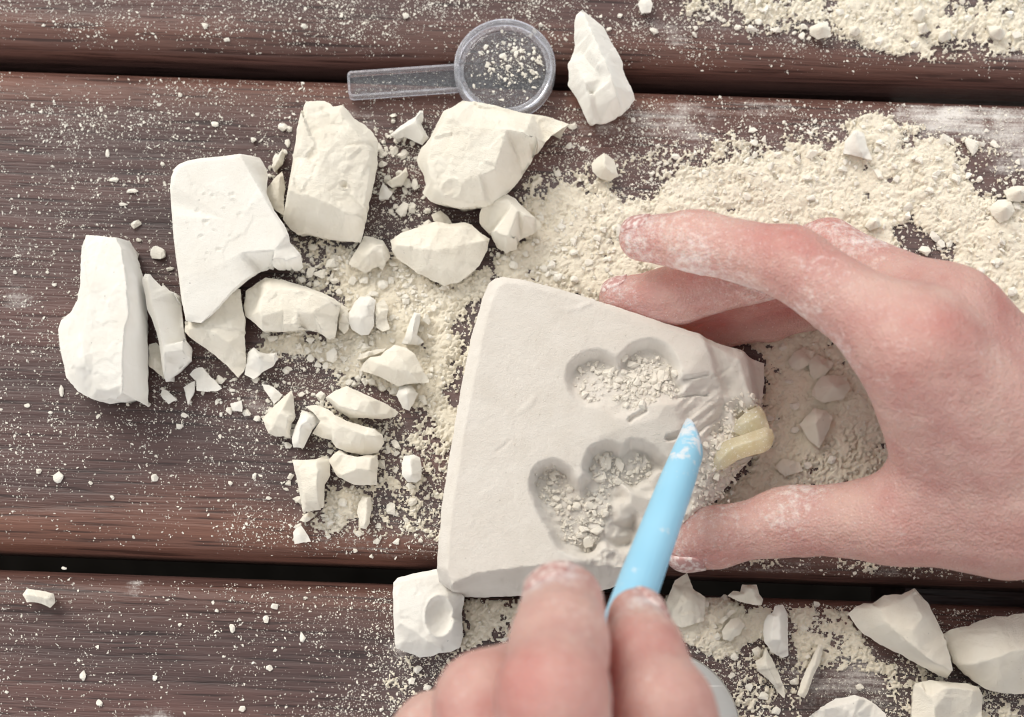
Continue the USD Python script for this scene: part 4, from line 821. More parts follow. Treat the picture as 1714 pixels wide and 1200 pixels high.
def grip_sdf(p):
    d = chain(p, GI, 2.5)
    for c in (GM, GR, GP): d = smin(d, chain(p, c, 2.5), 1.3)
    th_ = chain(p, GT, 4.0)
    palm = None
    for a in (GI, GM, GR, GP):
        e = round_cone(p, a[3][0], WR[0], a[3][1] * 1.02, 15.0)
        palm = e if palm is None else smin(palm, e, 7.0)
    palm = smin(palm, round_cone(p, GI[3][0], GT[4][0], 8.0, 12.0), 9.0)
    palm = smin(palm, round_cone(p, GI[3][0] + np.array([0, -9.0, -6]), GT[3][0] + np.array([7.0, 3, 0]), 5.0, 6.0), 9.0)
    palm = smin(palm, round_cone(p, WR[0], EL[0], 16.5, 26.0), 6.0)
    d = smin(d, palm, 5.5)
    d = smin(d, th_, 7.0)
    for a, ax_ in ((GI[2][0], GI[3][0] - GI[1][0]), (GI[1][0], GI[2][0] - GI[0][0]), (GT[2][0], GT[3][0] - GT[1][0]), (GM[1][0], GM[2][0] - GM[0][0])):
        u_ = ax_ / np.linalg.norm(ax_)
        d = d + crease(p, a - 1.3 * u_, ax_, 0.55, 0.32) + crease(p, a + 1.2 * u_, ax_, 0.5, 0.28) + crease(p, a, ax_, 0.45, 0.42) + crease(p, a - 2.7 * u_, ax_ + np.array([1.5, 2, 0]), 0.4, 0.22) + crease(p, a + 2.5 * u_, ax_ + np.array([-1.5, 2, 1]), 0.4, 0.2)
        d = d - 0.6 * np.exp(-(((p - a) ** 2).sum(1)) / 60.0)
    for q_, s_e in ((GI[3][0], .9), (GM[3][0], 1.1), (GR[3][0], .7)):
        d = d - s_e * np.exp(-(((p - q_ - [1, 1, 4]) ** 2).sum(1)) / 90.0)
        a_, b_ = q_ + np.array([1, 0, 8.0]), WR[0] + np.array([-4, 2, 12.0])
        t_ = np.clip(((p - a_) @ (b_ - a_)) / ((b_ - a_) @ (b_ - a_)), 0, 1)
        d = d - 0.45 * (1 - t_) * np.exp(-(((p - a_ - t_[:, None] * (b_ - a_)) ** 2).sum(1)) / 22.0)
    return d + skin_lines(p, (GI[:3], GM[:3], GT[:4])) + 0.22 * nz(p, 5.0, 2, 7) + 0.09 * nz(p, 1.6, 2, 8)

# the other hand holds the tool between index finger and thumb, high above the table
TI = [J(941, 1012, 80, 7.2), J(936, 1080, 92, 7.9), J(925, 1165, 104, 8.6), J(930, 1400, 96, 10.5)]
TT = [J(1066, 1034, 70, 5.2), J(1080, 1095, 79, 6.2), J(1112, 1190, 87, 7.8), J(1150, 1400, 80, 11.0)]
TM = [J(985, 1085, 60, 5.6), J(920, 1120, 68, 7.0), J(815, 1178, 82, 8.6), J(820, 1420, 86, 10.5)]
TR = [J(900, 1160, 46, 5.6), J(840, 1180, 54, 6.6), J(735, 1240, 70, 8.2), J(740, 1450, 80, 10.0)]
WL = Jw(14, -150, 74, 18.0)
EL2 = Jw(130, -310, 40, 27.0)
def tool_sdf(p):
    d = chain(p, TI, 2.5)
    for c in (TM, TR): d = smin(d, chain(p, c, 2.5), 1.2)
    palm = None
    for a in (TI, TM, TR):
        e = round_cone(p, a[3][0], WL[0], a[3][1] * 1.0, 16.0)
        palm = e if palm is None else smin(palm, e, 7.0)
    palm = smin(palm, round_cone(p, WL[0], EL2[0], 17.0, 26.0), 6.0)
    d = smin(d, palm, 5.0)
    d = smin(d, smin(chain(p, TT, 3.5), round_cone(p, TT[3][0], WL[0], 11.0, 15.0), 6.0), 2.0)
    for a, ax_ in ((TI[2][0], TI[3][0] - TI[1][0]), (TI[1][0], TI[2][0] - TI[0][0]), (TT[1][0], TT[2][0] - TT[0][0]), (TM[2][0], TM[3][0] - TM[1][0])):
        u_ = ax_ / np.linalg.norm(ax_)
        d = d + crease(p, a - 1.5 * u_, ax_, 0.6, 0.3) + crease(p, a + 1.5 * u_, ax_, 0.6, 0.3) + crease(p, a, ax_, 0.5, 0.2)
    return d + skin_lines(p, (TI[:3], TT[:3], TM[:3])) + 0.18 * nz(p, 5.0, 2, 9) + 0.05 * nz(p, 1.2, 2, 10)

SH1, SH2 = Jw(290, -205, 200, 40.0), Jw(95, -300, 205, 40.0)
def body_sdf(p):
    d = chain(p, [Jw(*WR[0] + (EL[0] - WR[0]) * 0.45, 21.0), EL, SH1], 8.0)
    d = smin(d, chain(p, [Jw(*WL[0] + (EL2[0] - WL[0]) * 0.45, 21.0), EL2, SH2], 8.0), 6.0)
    tor = smin(round_cone(p, SH1[0], SH2[0], 52.0, 52.0), round_cone(p, np.array([205.0, -275, 130]), np.array([250.0, -420, -150]), 88.0, 98.0), 40.0)
    d = smin(d, tor, 22.0)
    d = smin(d, round_cone(p, np.array([180.0, -240, 225]), np.array([155.0, -205, 280]), 36.0, 34.0), 15.0)
    head = np.sqrt((((p - np.array([138.0, -188, 326])) / np.array([66.0, 80, 88])) ** 2).sum(1)) * 75 - 75
    return smin(d, head, 12.0)

SKIN = usdkit.material(stage, '/World/Looks/skin', {
    'g': ('geometry', {}), 'red': ('attribute', {'attribute': 'red'}), 'chalk': ('attribute', {'attribute': 'chalk'}),
    'n': ('noise_texture', {'scale': 120.0, 'detail': 4.0, 'roughness': 0.6}), 'mr': ('math', {'math_type': 'multiply_add', 'value2': 0.55}),
    'c': ('rgb_ramp', {'ramp': [(0.15, (0.52, 0.355, 0.305)), (0.42, (0.45, 0.265, 0.232)), (0.70, (0.385, 0.160, 0.142)), (1.0, (0.33, 0.10, 0.095))]}),
    'd': ('noise_texture', {'scale': 700.0, 'detail': 6.0, 'roughness': 0.75}), 'ds': ('math', {'math_type': 'multiply_add', 'value2': 1.3}),
    'dr': ('map_range', {'range_type': 'smoothstep', 'from_min': 0.88, 'from_max': 1.42, 'to_min': 0.0, 'to_max': 0.78, 'clamp': True}),
    'mx': ('mix_color', {'b': (0.74, 0.69, 0.66)}),
    'f': ('voronoi_texture', {'scale': 1900.0, 'feature': 'f1'}), 'f2': ('noise_texture', {'scale': 650.0, 'detail': 4.0}), 'fa': ('math', {'math_type': 'multiply_add', 'value2': 0.5}),
    'bu': ('bump', {'strength': 0.55, 'distance': 0.0007}), 'w': ('noise_texture', {'scale': 2600.0, 'detail': 2.0, 'roughness': 0.6}), 'wr': ('map_range', {'from_min': 0.66, 'from_max': 0.74, 'to_min': 0.0, 'to_max': 0.55, 'clamp': True}), 'mw': ('mix_color', {'b': (0.76, 0.72, 0.68)}),
    'p': ('principled_bsdf', {'roughness': 0.52, 'specular_ior_level': 0.35, 'subsurface_weight': 0.35, 'subsurface_scale': 0.0035, 'subsurface_radius': (1.0, 0.35, 0.2)})},
    [('g.position', 'n.vector'), ('g.position', 'd.vector'), ('g.position', 'f.vector'), ('g.position', 'f2.vector'), ('n.fac', 'mr.value1'), ('red.fac', 'mr.value3'), ('mr.value', 'c.fac'),
     ('d.fac', 'ds.value1'), ('chalk.fac', 'ds.value3'), ('ds.value', 'dr.value'), ('c.color', 'mx.a'), ('dr.result', 'mx.fac'), ('g.position', 'w.vector'), ('w.fac', 'wr.value'), ('wr.result', 'mw.fac'), ('mx.result', 'mw.a'), ('mw.result', 'p.base_color'),
     ('f.distance', 'fa.value1'), ('f2.fac', 'fa.value3'), ('fa.value', 'bu.height'), ('bu.normal', 'p.normal')], surface='p.BSDF')

def near_pts(p, pts, r):
    out = np.zeros(len(p))
    for a, s in pts: out = np.maximum(out, s * np.exp(-((p - a) ** 2).sum(1) / r ** 2))
    return out
gv, gf = nets(grip_sdf, [10, -82, -6], [168, 42, 70], 0.66)
lv, lf = nets(tool_sdf, [-42, -215, 24], [62, -40, 125], 0.72)
bv, bf = nets(body_sdf, [20, -600, -290], [440, -60, 450], 7.0)
pv = np.vstack([gv, lv, bv]); pf = np.vstack([gf, lf + len(gv), bf + len(gv) + len(lv)])      # they run into each other at the forearms
person = thing('person', 'bare-armed person digging, hands dusted with plaster', 'person')
red = 0.12 + 0.0 * pv[:, 0]
red = red + near_pts(pv, [(GI[2][0] + [0, 3, 5], .30), (GM[2][0] + [0, 3, 5], .35), (GI[0][0], .28), (GM[0][0], .25), (GT[0][0], .30), (GI[3][0] + [3, 0, 8], .22), (GM[3][0] + [3, 3, 8], .2), (TI[2][0] + [-4, 4, 7], .42), (TT[0][0], .30), (TT[1][0], .25), (TI[0][0], .12), (TM[2][0] + [0, 0, 8], .2), (GT[2][0], .15), (GT[3][0] + [4, -4, 5], .15), (GT[1][0], .2)], 9.0)
red = 0.62 * red + 0.22 * nz(pv, 7, 4, 71)
uu, vv = PX(pv)
low_z = 1 - sstep(6, 22, pv[:, 2])
chalk = near_pts(pv, [(GI[0][0] + [2, -1, 2], .42), (GI[1][0] + [0, -5, 1], .42), ((GI[1][0] + GI[2][0]) / 2 + [0, -6, 0], .40), (GM[0][0], .22), (GT[0][0], .30), (TI[0][0] + [-4, 8, 2], .55), (GT[1][0], .30), (GT[2][0] + [0, 4, 3], .30), (GI[2][0] + [4, -7, 0], .34), ((GI[2][0] + GI[3][0]) / 2 + [-2, -9, -2], .36), (TI[1][0] + [5, 0, 4], .22), (TT[0][0] + [4, 2, 3], .35)], 8.0)
chalk = np.maximum(chalk, 0.34 * np.exp(-((pv[:, 2] - 34) / 9) ** 2) * sstep(28, 52, pv[:, 0] + 6 * nz(pv, 5, 2, 73)) * sstep(90, 70, pv[:, 0]) * sstep(-2, 8, pv[:, 1]) * sstep(27, 18, pv[:, 1]))
chalk = chalk + 0.14 + 0.2 * nz(pv, 6, 3, 72)
put('body', (pv, pf), SKIN, str(person.GetPath()), smooth=True, attrs={'red': red, 'chalk': chalk})
# nails: thin plates that follow the finger's own surface
nail_m = usdkit.material(stage, '/World/Looks/nail', {'g': ('geometry', {}), 'n': ('noise_texture', {'scale': 900.0, 'detail': 4.0}), 'r': ('rgb_ramp', {'ramp': [(0.45, (0.42, 0.23, 0.21)), (0.62, (0.66, 0.56, 0.52))]}), 'p': ('principled_bsdf', {'roughness': 0.35})}, [('g.position', 'n.vector'), ('n.fac', 'r.fac'), ('r.color', 'p.base_color')], surface='p.BSDF')
def nail(sdf, tip_, nxt, up, size):
    a = (tip_ - nxt) / np.linalg.norm(tip_ - nxt)
    up = up - (up @ a) * a; up /= np.linalg.norm(up)
    sd_ = np.cross(a, up)
    c = tip_ + up * size[3] * 0.9 + a * 0.8
    def fn(p):
        q = p - c
        e = np.maximum(np.maximum(np.abs(q @ a) - size[0], np.abs(q @ sd_) - size[1] * (1 - 0.12 * ((q @ a) / size[0]) ** 2)), np.abs(q @ up) - size[2])
        e = np.maximum(e, np.sqrt((q @ a / (size[0] * 1.12)) ** 2 + (q @ sd_ / (size[1] * 1.2)) ** 2) * 2 - 2)
        s = sdf(p)
        return np.maximum(e, np.maximum(s - 0.34, -s - 0.8))
    return nets(fn, c - 9, c + 9, 0.4)
for args in ((grip_sdf, GI[0][0], GI[1][0], np.array([-0.3, 0.75, 0.6]), (3.0, 2.6, 4, 4.2)), (grip_sdf, GT[0][0], GT[1][0], np.array([0.1, -0.9, 0.45]), (3.4, 2.8, 4, 4.0)),
             (grip_sdf, GM[0][0], GM[1][0], np.array([-0.3, 0.8, 0.5]), (2.8, 2.4, 4, 4.0)), (tool_sdf, TI[0][0], TI[1][0], np.array([-0.45, 0.55, 0.7]), (4.6, 4.4, 5, 6.4)), (tool_sdf, TT[0][0], TT[1][0], np.array([0.8, 0.3, 0.5]), (4.0, 3.6, 5, 5.0))):
    v, f = nail(*args)
    if len(v): put('nail', (v, f), nail_m, str(person.GetPath()))
# clothes and hair beyond the picture
def shirt_sdf(p):
    d = chain(p, [Jw(*EL[0] + (SH1[0] - EL[0]) * 0.35, 37.0), Jw(*SH1[0], 47.0)], 8.0)
    d = smin(d, chain(p, [Jw(*EL2[0] + (SH2[0] - EL2[0]) * 0.35, 37.0), Jw(*SH2[0], 47.0)], 8.0), 6.0)
    tor = smin(round_cone(p, SH1[0], SH2[0], 58.0, 58.0), round_cone(p, np.array([205.0, -275, 130]), np.array([250.0, -420, -150]), 94.0, 104.0), 40.0)
    return smin(d, tor, 22.0) + 1.5 * nz(p, 60, 3, 12)
cloth = usdkit.material(stage, '/World/Looks/grey_cloth', {'p': ('principled_bsdf', {'base_color': (0.10, 0.11, 0.14), 'roughness': 0.9})}, [], surface='p.BSDF')
put('shirt', nets(shirt_sdf, [-20, -600, -300], [440, -90, 300], 9.0), cloth, str(person.GetPath()))
hair_c = np.array([142.0, -195, 336])
hair = lambda p: np.maximum(np.sqrt((((p - hair_c) / np.array([72.0, 84, 88])) ** 2).sum(1)) * 78 - 78 + 3 * nz(p, 25, 3, 14), -((p - hair_c) @ np.array([0.1, -0.55, 0.75])) - 18)
hm_ = usdkit.material(stage, '/World/Looks/brown_hair', {'p': ('principled_bsdf', {'base_color': (0.06, 0.035, 0.02), 'roughness': 0.6})}, [], surface='p.BSDF')
put('hair', nets(hair, [40, -330, 220], [260, -80, 460], 6.0), hm_, str(person.GetPath()))
# ------------------------------------------------------------------ loose powder: a sheet of grains lying on the boards
st = 0.23
gx, gy = np.meshgrid(np.arange(-120, 120, st), np.arange(-92, 86, st), indexing='ij')
XY = np.stack([gx, gy], -1)
Dn = look_up(POWDER, XY.reshape(-1, 2)).reshape(gx.shape)
tz = table_z(XY)
nA = gaussian_filter(np.random.default_rng(5).normal(size=gx.shape), 1.1); nA /= nA.std()
nB = gaussian_filter(np.random.default_rng(6).normal(size=gx.shape), 3.2); nB /= nB.std()
nC = gaussian_filter(np.random.default_rng(7).normal(size=gx.shape), 10.0); nC /= nC.std()
rngp = np.random.default_rng(8)
def domes(n, r0, r1):
    """Packed grains as half domes."""
    c = rngp.uniform([-121, -93], [121, 87], (n, 2)); r = rngp.uniform(r0, r1, n)
    d, i = cKDTree(c).query(XY.reshape(-1, 2), k=3)
    hgt = np.max(np.where(d < r[i], np.sqrt(np.maximum(r[i] ** 2 - d ** 2, 0)) * 0.75, 0), 1)
    return hgt.reshape(gx.shape)
dm1, dm2 = domes(95000, 0.2, 0.5), domes(9000, 0.5, 1.3)
F = (Dn - 0.42) * 2.9 + 0.10 * nA + 0.34 * nB + 0.22 * nC + 1.1 * (np.clip(dm1 / 0.3, 0, 1) - 0.55)
F = F - 0.9 * sstep(-0.8, -2.2, tz) - (Dn < 0.03) * 9
thick = np.clip(F, 0, 3)
Z = tz - 0.06 + 0.55 * sstep(0, 0.7, thick) + 0.5 * sstep(0.6, 1.6, thick) * (1 + 0.45 * nC) + dm1 * sstep(0.0, 0.5, thick) * (0.55 - 0.34 * sstep(0.4, 1.1, thick)) + dm2 * sstep(0.6, 1.3, thick) * (0.12 + 0.24 * nB.clip(-1, 1)) + 0.05 * nA
ok = (F > 0) & (tz > -4)
cell = ok[:-1, :-1] & ok[1:, :-1] & ok[1:, 1:] & ok[:-1, 1:]
idx = np.arange(gx.size).reshape(gx.shape)
a, b, c, d = idx[:-1, :-1][cell], idx[1:, :-1][cell], idx[1:, 1:][cell], idx[:-1, 1:][cell]
fq = np.vstack([np.stack([a, b, c], 1), np.stack([a, c, d], 1)])
used, inv = np.unique(fq, return_inverse=True)
pvx = np.stack([gx.ravel()[used], gy.ravel()[used], Z.ravel()[used]], 1)
lone = ~np.isin(idx, used.reshape(-1))
fq = inv.reshape(-1, 3)
# the sheet's rim drops to the board
g = put('plaster_powder', (pvx, fq), M_POWDER)
tag(g, 'cream plaster powder lying in patches and heaps on the boards', 'powder', kind='stuff')
def ground_z(xy):
    i = np.clip(((xy[:, 0] + 120) / st).astype(int), 0, gx.shape[0] - 1); j = np.clip(((xy[:, 1] + 92) / st).astype(int), 0, gx.shape[1] - 1)
    return np.where(ok[i, j], np.maximum(Z[i, j], tz[i, j]), tz[i, j])

# ------------------------------------------------------------------ crumbs
rngc = np.random.default_rng(21)
def hull(n, sq=(1, 1, 0.7), seed=0):
    r = np.random.default_rng(seed)
    q = r.normal(size=(n, 3)); q /= np.linalg.norm(q, axis=1, keepdims=True); q *= r.uniform(0.75, 1.0, (n, 1))
    h_ = trimesh.convex.convex_hull(q * np.array(sq)); h_.fix_normals()
    return np.array(h_.vertices), np.array(h_.faces)
CR = [hull(9 + k % 5, (1, 0.65 + 0.06 * (k % 6), 0.5 + 0.07 * (k % 4)), 300 + k) for k in range(14)]
FL = [hull(6, (1, 0.45 + 0.1 * (k % 5), 0.35), 400 + k) for k in range(10)]
def scatter(pos, r, kinds, tilt=0.5, seed=1, wide=(0.55, 1.5)):
    """Many small hulls joined into one mesh."""
    rg = np.random.default_rng(seed); Vs, Fs, off = [], [], 0
    kind = rg.integers(0, len(kinds), len(pos)); yaw = rg.uniform(0, 2 * math.pi, len(pos)); tl = rg.normal(0, tilt, (len(pos), 2)); asp = rg.uniform(*wide, (len(pos), 3))
    for k, (hv_, hf_) in enumerate(kinds):
        s = np.nonzero(kind == k)[0]
        if not len(s): continue
        q = hv_[None] * asp[s][:, None, :] * r[s][:, None, None]
        for t_, (i0, i1) in zip(tl[s].T, ((1, 2), (0, 2))):
            c_, s__ = np.cos(t_)[:, None], np.sin(t_)[:, None]
            q0, q1 = q[..., i0] * c_ - q[..., i1] * s__, q[..., i0] * s__ + q[..., i1] * c_
            q = q.copy(); q[..., i0] = q0; q[..., i1] = q1
        c_, s__ = np.cos(yaw[s])[:, None], np.sin(yaw[s])[:, None]
        q = np.stack([q[..., 0] * c_ - q[..., 1] * s__, q[..., 0] * s__ + q[..., 1] * c_, q[..., 2]], -1)
        lowz = q[..., 2].min(1, keepdims=True)
        q = q + np.asarray(pos)[s][:, None, :]; q[..., 2] -= 0.85 * lowz
        Vs.append(q.reshape(-1, 3)); Fs.append((hf_[None] + (np.arange(len(s)) * len(hv_))[:, None, None]).reshape(-1, 3) + off); off += len(s) * len(hv_)
    return np.vstack(Vs), np.vstack(Fs)
solid = shapely.union_all([s.buffer(-0.4) for s in SOLID] + [BLK_POLY])
shapely.prepare(solid)
def sample(n, dens, avoid=True, zmin=-2.5):
    xy = rngc.uniform([-119, -91], [119, 85], (n, 2))
    k = rngc.uniform(size=n) < dens(xy)
    xy = xy[k]
    t = table_z(xy); xy = xy[t > zmin]
    if avoid: xy = xy[~shapely.contains_xy(solid, xy[:, 0], xy[:, 1])]
    return np.column_stack([xy, ground_z(xy)])
clump = lambda xy, w, s: 0.5 + 0.5 * np.clip(2.2 * nz(xy, w, 3, s), -1, 1)
# dust flecks over bare wood
pos = sample(800000, lambda q: look_up(SPECK, q) ** 1.3 * (0.06 + 0.94 * clump(q, 10, 41) * clump(q, 2.6, 42)) * 1.1)
r = np.clip(np.exp(rngc.normal(math.log(0.16), 0.5, len(pos))), 0.06, 0.55)
g = put('plaster_flecks', scatter(pos, r, FL, 0.35, 2), M_CRUMB, smooth=False)
tag(g, 'tiny white plaster flecks sprinkled over the dark boards', 'flecks', kind='stuff')
# grit in and round the powder
dn = lambda q: np.clip(look_up(POWDER, q) * 1.15 - 0.12, 0, 1)
pos = sample(85000, lambda q: dn(q) * (0.3 + 0.7 * clump(q, 3, 43)) * (1.06 - look_up(POWDER, q)))
r = np.clip(np.exp(rngc.normal(math.log(0.24), 0.42, len(pos))), 0.1, 1.0)
rub = region_map([(1.0, [(440, 420), (620, 400), (720, 430), (735, 500), (725, 690), (620, 700), (420, 640), (420, 560)]), (0.8, [(640, 210), (720, 200), (730, 360), (600, 420)]), (0.6, [(480, 640), (700, 640), (700, 900), (480, 900)]), (0.55, [(820, 400), (1050, 330), (1050, 500), (850, 470)]), (0.35, [(1040, 230), (1700, 200), (1714, 600), (1200, 480)]), (0.3, [(1120, -50), (1800, -50), (1800, 90), (1150, 60)]), (0.35, [(360, 560), (480, 600), (560, 760), (360, 760)]), (0.4, [(440, 230), (500, 230), (490, 360), (440, 380)])], 8.0)
pos2 = sample(52000, lambda q: look_up(rub, q) * clump(q, 6, 44) * 0.9)
r2 = np.clip(np.exp(rngc.normal(math.log(0.52), 0.5, len(pos2))), 0.2, 2.0)
g = put('plaster_crumbs', scatter(np.vstack([pos, pos2]), np.concatenate([r, r2]), CR, 0.4, 3, (0.65, 1.35)), M_CRUMB, smooth=False)
tag(g, 'cream plaster crumbs and grit mixed into the powder', 'crumbs', kind='stuff')
# crumbs in the hollows of the block and on its broken side
def on_block(n, test):
    u = rngc.uniform(860, 1300, n); v = rngc.uniform(560, 960, n)
    k = test(u, v) > rngc.uniform(size=n)
    xy = W(u[k], v[k], 22.0)[:, :2]
    return np.column_stack([xy, block_z(xy)])
up_c = lambda u, v: sstep(6, 16, lobes(u, v, [(996, 640, 46), (1084, 628, 50), (1060, 655, 50), (1120, 656, 26)])) * (0.35 + 0.65 * sstep(980, 1040, u)) 
lo_c = lambda u, v: sstep(4, 16, lobes(u, v, [(925, 812, 40), (950, 850, 32), (975, 880, 46), (1018, 785, 38), (1068, 786, 34), (1000, 840, 36)])) * 0.8
rt_c = lambda u, v: sstep(0, 20, np.minimum(side(u, v, 1222, 655, 1150, 790), 850 - v)) * sstep(0, 14, u - 1168) * (v > 655) * sstep(1262, 1235, u + (v - 760) * 0.4) * 0.75
th_c = lambda u, v: sstep(0, 20, np.minimum(np.minimum(u - 1112, 1216 - u), np.minimum(v - 780, 915 - v - (u - 1112) * 0.4))) * 0.5
pb = np.vstack([on_block(6500, up_c), on_block(7500, lo_c), on_block(7500, rt_c), on_block(4500, th_c)])
rb = np.clip(np.exp(rngc.normal(math.log(0.42), 0.45, len(pb))), 0.14, 1.3)
pb2 = np.vstack([on_block(1600, lambda u, v: np.full(u.shape, 0.35))]); pb2 = pb2[shapely.contains_xy(BLK_POLY.buffer(-1.5), pb2[:, 0], pb2[:, 1])]
rb2 = rngc.uniform(0.06, 0.18, len(pb2))
g = put('carved_crumbs', scatter(np.vstack([pb, pb2]), np.concatenate([rb, rb2]), CR, 0.3, 4, (0.8, 1.25)), M_GRAIN, smooth=False)
tag(g, 'loose plaster crumbs filling the hollows and broken side of the held block', 'crumbs', kind='stuff')
# crumbs on the magnifier
def disc_pts(n, test):
    u = rngc.uniform(765, 925, n); v = rngc.uniform(40, 190, n)
    k = (np.hypot(u - 845, v - 116) < 66) & (test(u, v) > rngc.uniform(size=n))
    xy = W(u[k], v[k], 3.2)[:, :2]
    rr = np.hypot(xy[:, 0] - mc[0], xy[:, 1] - mc[1])
    return np.column_stack([xy, MZ + 3.3 - 0.6 * (rr / 9.1) ** 2])
pm = np.vstack([disc_pts(700, lambda u, v: 0.75 * sstep(26, 6, np.hypot((u - 906), (v - 110) * 0.55)) + 0.5 * sstep(34, 10, np.hypot(u - 880, v - 84))), disc_pts(6000, lambda u, v: 0.14 + 0.6 * sstep(60, 10, np.hypot(u - 850, v - 108)))])
rm = np.concatenate([np.clip(np.exp(rngc.normal(math.log(0.33), 0.45, 0)), 0, 1), np.where(np.arange(len(pm)) < len(pm) * 0.12, rngc.uniform(0.2, 0.75, len(pm)), np.clip(np.exp(rngc.normal(math.log(0.08), 0.5, len(pm))), 0.04, 0.35))])
u, v = rngc.uniform(590, 755, 330), rngc.uniform(118, 160, 330)
ph = W(u, v, 1.5); ph[:, 2] = MZ + 1.4
g = put('lens_crumbs', scatter(np.vstack([pm, ph]), np.concatenate([rm, np.clip(np.exp(rngc.normal(math.log(0.09), 0.4, len(ph))), 0.04, 0.3)]), CR, 0.5, 5), M_CRUMB, smooth=False)
tag(g, 'white crumbs lying on the clear lens and handle of the magnifier', 'crumbs', kind='stuff')
# grit that fell on the beam below the boards
xx = rngc.uniform(bx0 + 2, bx0 + 44, 1500); ss = rngc.uniform(S_TOP - 1, S_TOP + GAP + 1, 1500)
pbm = np.stack([xx, (ss - xx * AY[0]) / AY[1], np.full(1500, -THK - 0.2)], 1)
g = put('fallen_crumbs', scatter(pbm, np.clip(np.exp(rngc.normal(math.log(0.45), 0.5, 1500)), 0.1, 1.8), CR, 0.5, 6), M_CRUMB, smooth=False)
tag(g, 'plaster grit fallen through the gap onto the beam below', 'crumbs', kind='stuff')

# ------------------------------------------------------------------ pebbles one can point at, each its own object
PEB = {
 'scattered on the bare board beyond the pointed end of the pile': ('pebbles on the bare board beside the biggest slab', [(299,158,7,5),(360,207,9,6),(221,320,12,6),(190,300,10,5),(228,375,10,9),(205,341,9,4),(263,424,16,15),(283,449,9,5),(179,255,4,9),(272,273,5,5),(232,400,6,5),(246,300,5,4),(330,190,6,4),(90,475,5,5),(78,455,4,3),(102,652,5,13),(24,455,4,4)]),
 'on the reddish board near the foot of the pile': ('pebbles near the lower edge of the middle board', [(97,798,10,11),(63,788,7,6),(150,808,5,4),(186,833,5,5),(44,678,6,4),(83,690,5,3),(258,799,8,8),(309,695,8,6),(300,712,7,7),(272,650,5,5),(396,680,9,9),(413,692,8,9),(430,700,7,6),(362,672,5,6),(425,796,5,6),(449,833,6,4),(385,808,5,5),(600,893,7,6),(655,852,12,12),(630,905,8,7),(575,842,10,8),(690,840,10,8)]),
 'sprinkled on the lowest board under the wide gap': ('pebbles on the lowest board', [(106,951,5,4),(388,1051,6,9),(445,1036,6,8),(506,1066,7,10),(451,1118,7,6),(166,1177,6,7),(259,1134,5,6),(405,1186,8,6),(138,1131,6,10),(10,1159,4,4),(362,1023,4,5),(460,1015,8,7),(300,1045,4,4)]),
 'among crumbs beside the upright fragment and large wedge': ('pebbles between the two upper fragments', [(474,212,10,9),(481,238,6,9),(658,252,12,10),(672,260,9,8),(640,275,10,9),(676,256,9,9),(648,300,9,9),(690,345,8,8),(668,290,8,7),(712,260,8,6),(484,215,7,6),(524,415,10,7),(560,433,12,9),(552,380,8,6),(586,427,6,5),(560,444,9,8),(575,446,6,5),(715,352,9,7),(640,330,7,6),(655,318,7,6),(461,270,9,16),(476,256,6,8)]),
 'scattered beside the pointed white shard and the magnifier': ('pebbles between the shard and the powder', [(958,210,10,8),(1013,267,6,6),(952,243,9,7),(975,248,6,5),(935,290,8,8),(1060,200,6,6),(1020,48,6,5),(1038,25,6,5),(905,40,5,5),(1095,50,9,8),(890,60,5,7),(676,25,10,7),(573,25,6,6),(342,42,7,8),(378,64,6,5),(508,42,6,5)]),
 'half sunk in the crumbs of the rubble': ('pebbles in the rubble', [(535,500,11,9),(552,512,8,7),(590,470,10,9),(610,470,10,8),(640,478,12,9),(625,493,10,7),(655,470,9,8),(680,505,9,8),(640,520,9,8),(520,600,9,8),(545,612,8,8),(575,600,8,7),(505,470,10,8),(530,475,8,7),(560,470,9,7),(600,632,9,7),(622,640,9,8),(640,650,8,7),(585,640,8,7),(660,655,9,8),(480,620,9,7),(560,590,10,8),(690,560,7,6),(536,663,10,10),(505,660,7,7),(520,570,10,8),(500,555,9,8)]),
 'resting on the powder heap near the knuckles of the gripping hand': ('lumps on the powder heap', [(1262,240,8,7),(1300,260,9,7),(1350,300,10,8),(1250,330,9,8),(1180,290,9,7),(1130,262,10,7),(940,380,9,8),(905,365,9,8),(960,425,9,8),(935,465,12,9),(985,440,10,8),(960,470,10,8),(910,450,9,8),(1000,400,9,8),(860,445,10,9),(880,425,8,7),(1540,270,10,8),(1565,290,9,8),(1600,300,10,9),(1620,295,8,7),(1555,320,9,8),(1500,300,8,8),(1640,300,7,7),(1670,440,10,8),(1690,490,12,10),(1660,505,8,7),(1640,455,9,8),(1575,455,9,8),(1700,540,10,9),(1470,240,9,7),(1485,215,8,7)]),
 'on the powder inside the curl of the gripping hand': ('lumps inside the gripping hand', [(1225,822,7,7),(1330,680,10,8),(1330,720,9,8),(1320,640,9,7),(1310,580,9,8),(1350,780,10,8),(1390,770,10,8),(1290,700,8,7)]),
 'in the dense dust of the top board by the gap': ('lumps in the dust of the top board', [(1300,52,9,8),(1270,35,8,7),(1345,45,9,7),(1405,20,9,8),(1500,20,10,8),(1470,70,9,8),(1530,75,9,8),(1620,30,9,8),(1690,25,9,8),(1700,60,10,8),(1235,45,7,6),(1185,30,6,6)]),
 'in the dust of the lowest board near the splinters': ('lumps in the dust of the lowest board', [(1278,1165,12,9),(1255,1150,9,8),(1345,1050,11,7),(1330,1140,9,8),(1180,1010,9,8),(1215,1000,8,7),(1200,1065,8,7),(1230,1100,8,7),(1290,1110,8,8),(1370,1010,7,6),(1440,1150,9,7),(1300,1190,9,8),(1225,1130,8,7),(750,1080,8,7),(700,1120,9,9),(690,1140,8,7),(715,1150,8,6)]),
}
PEBN = [hull(16, (1, 1, 0.75), 500 + k) for k in range(8)]
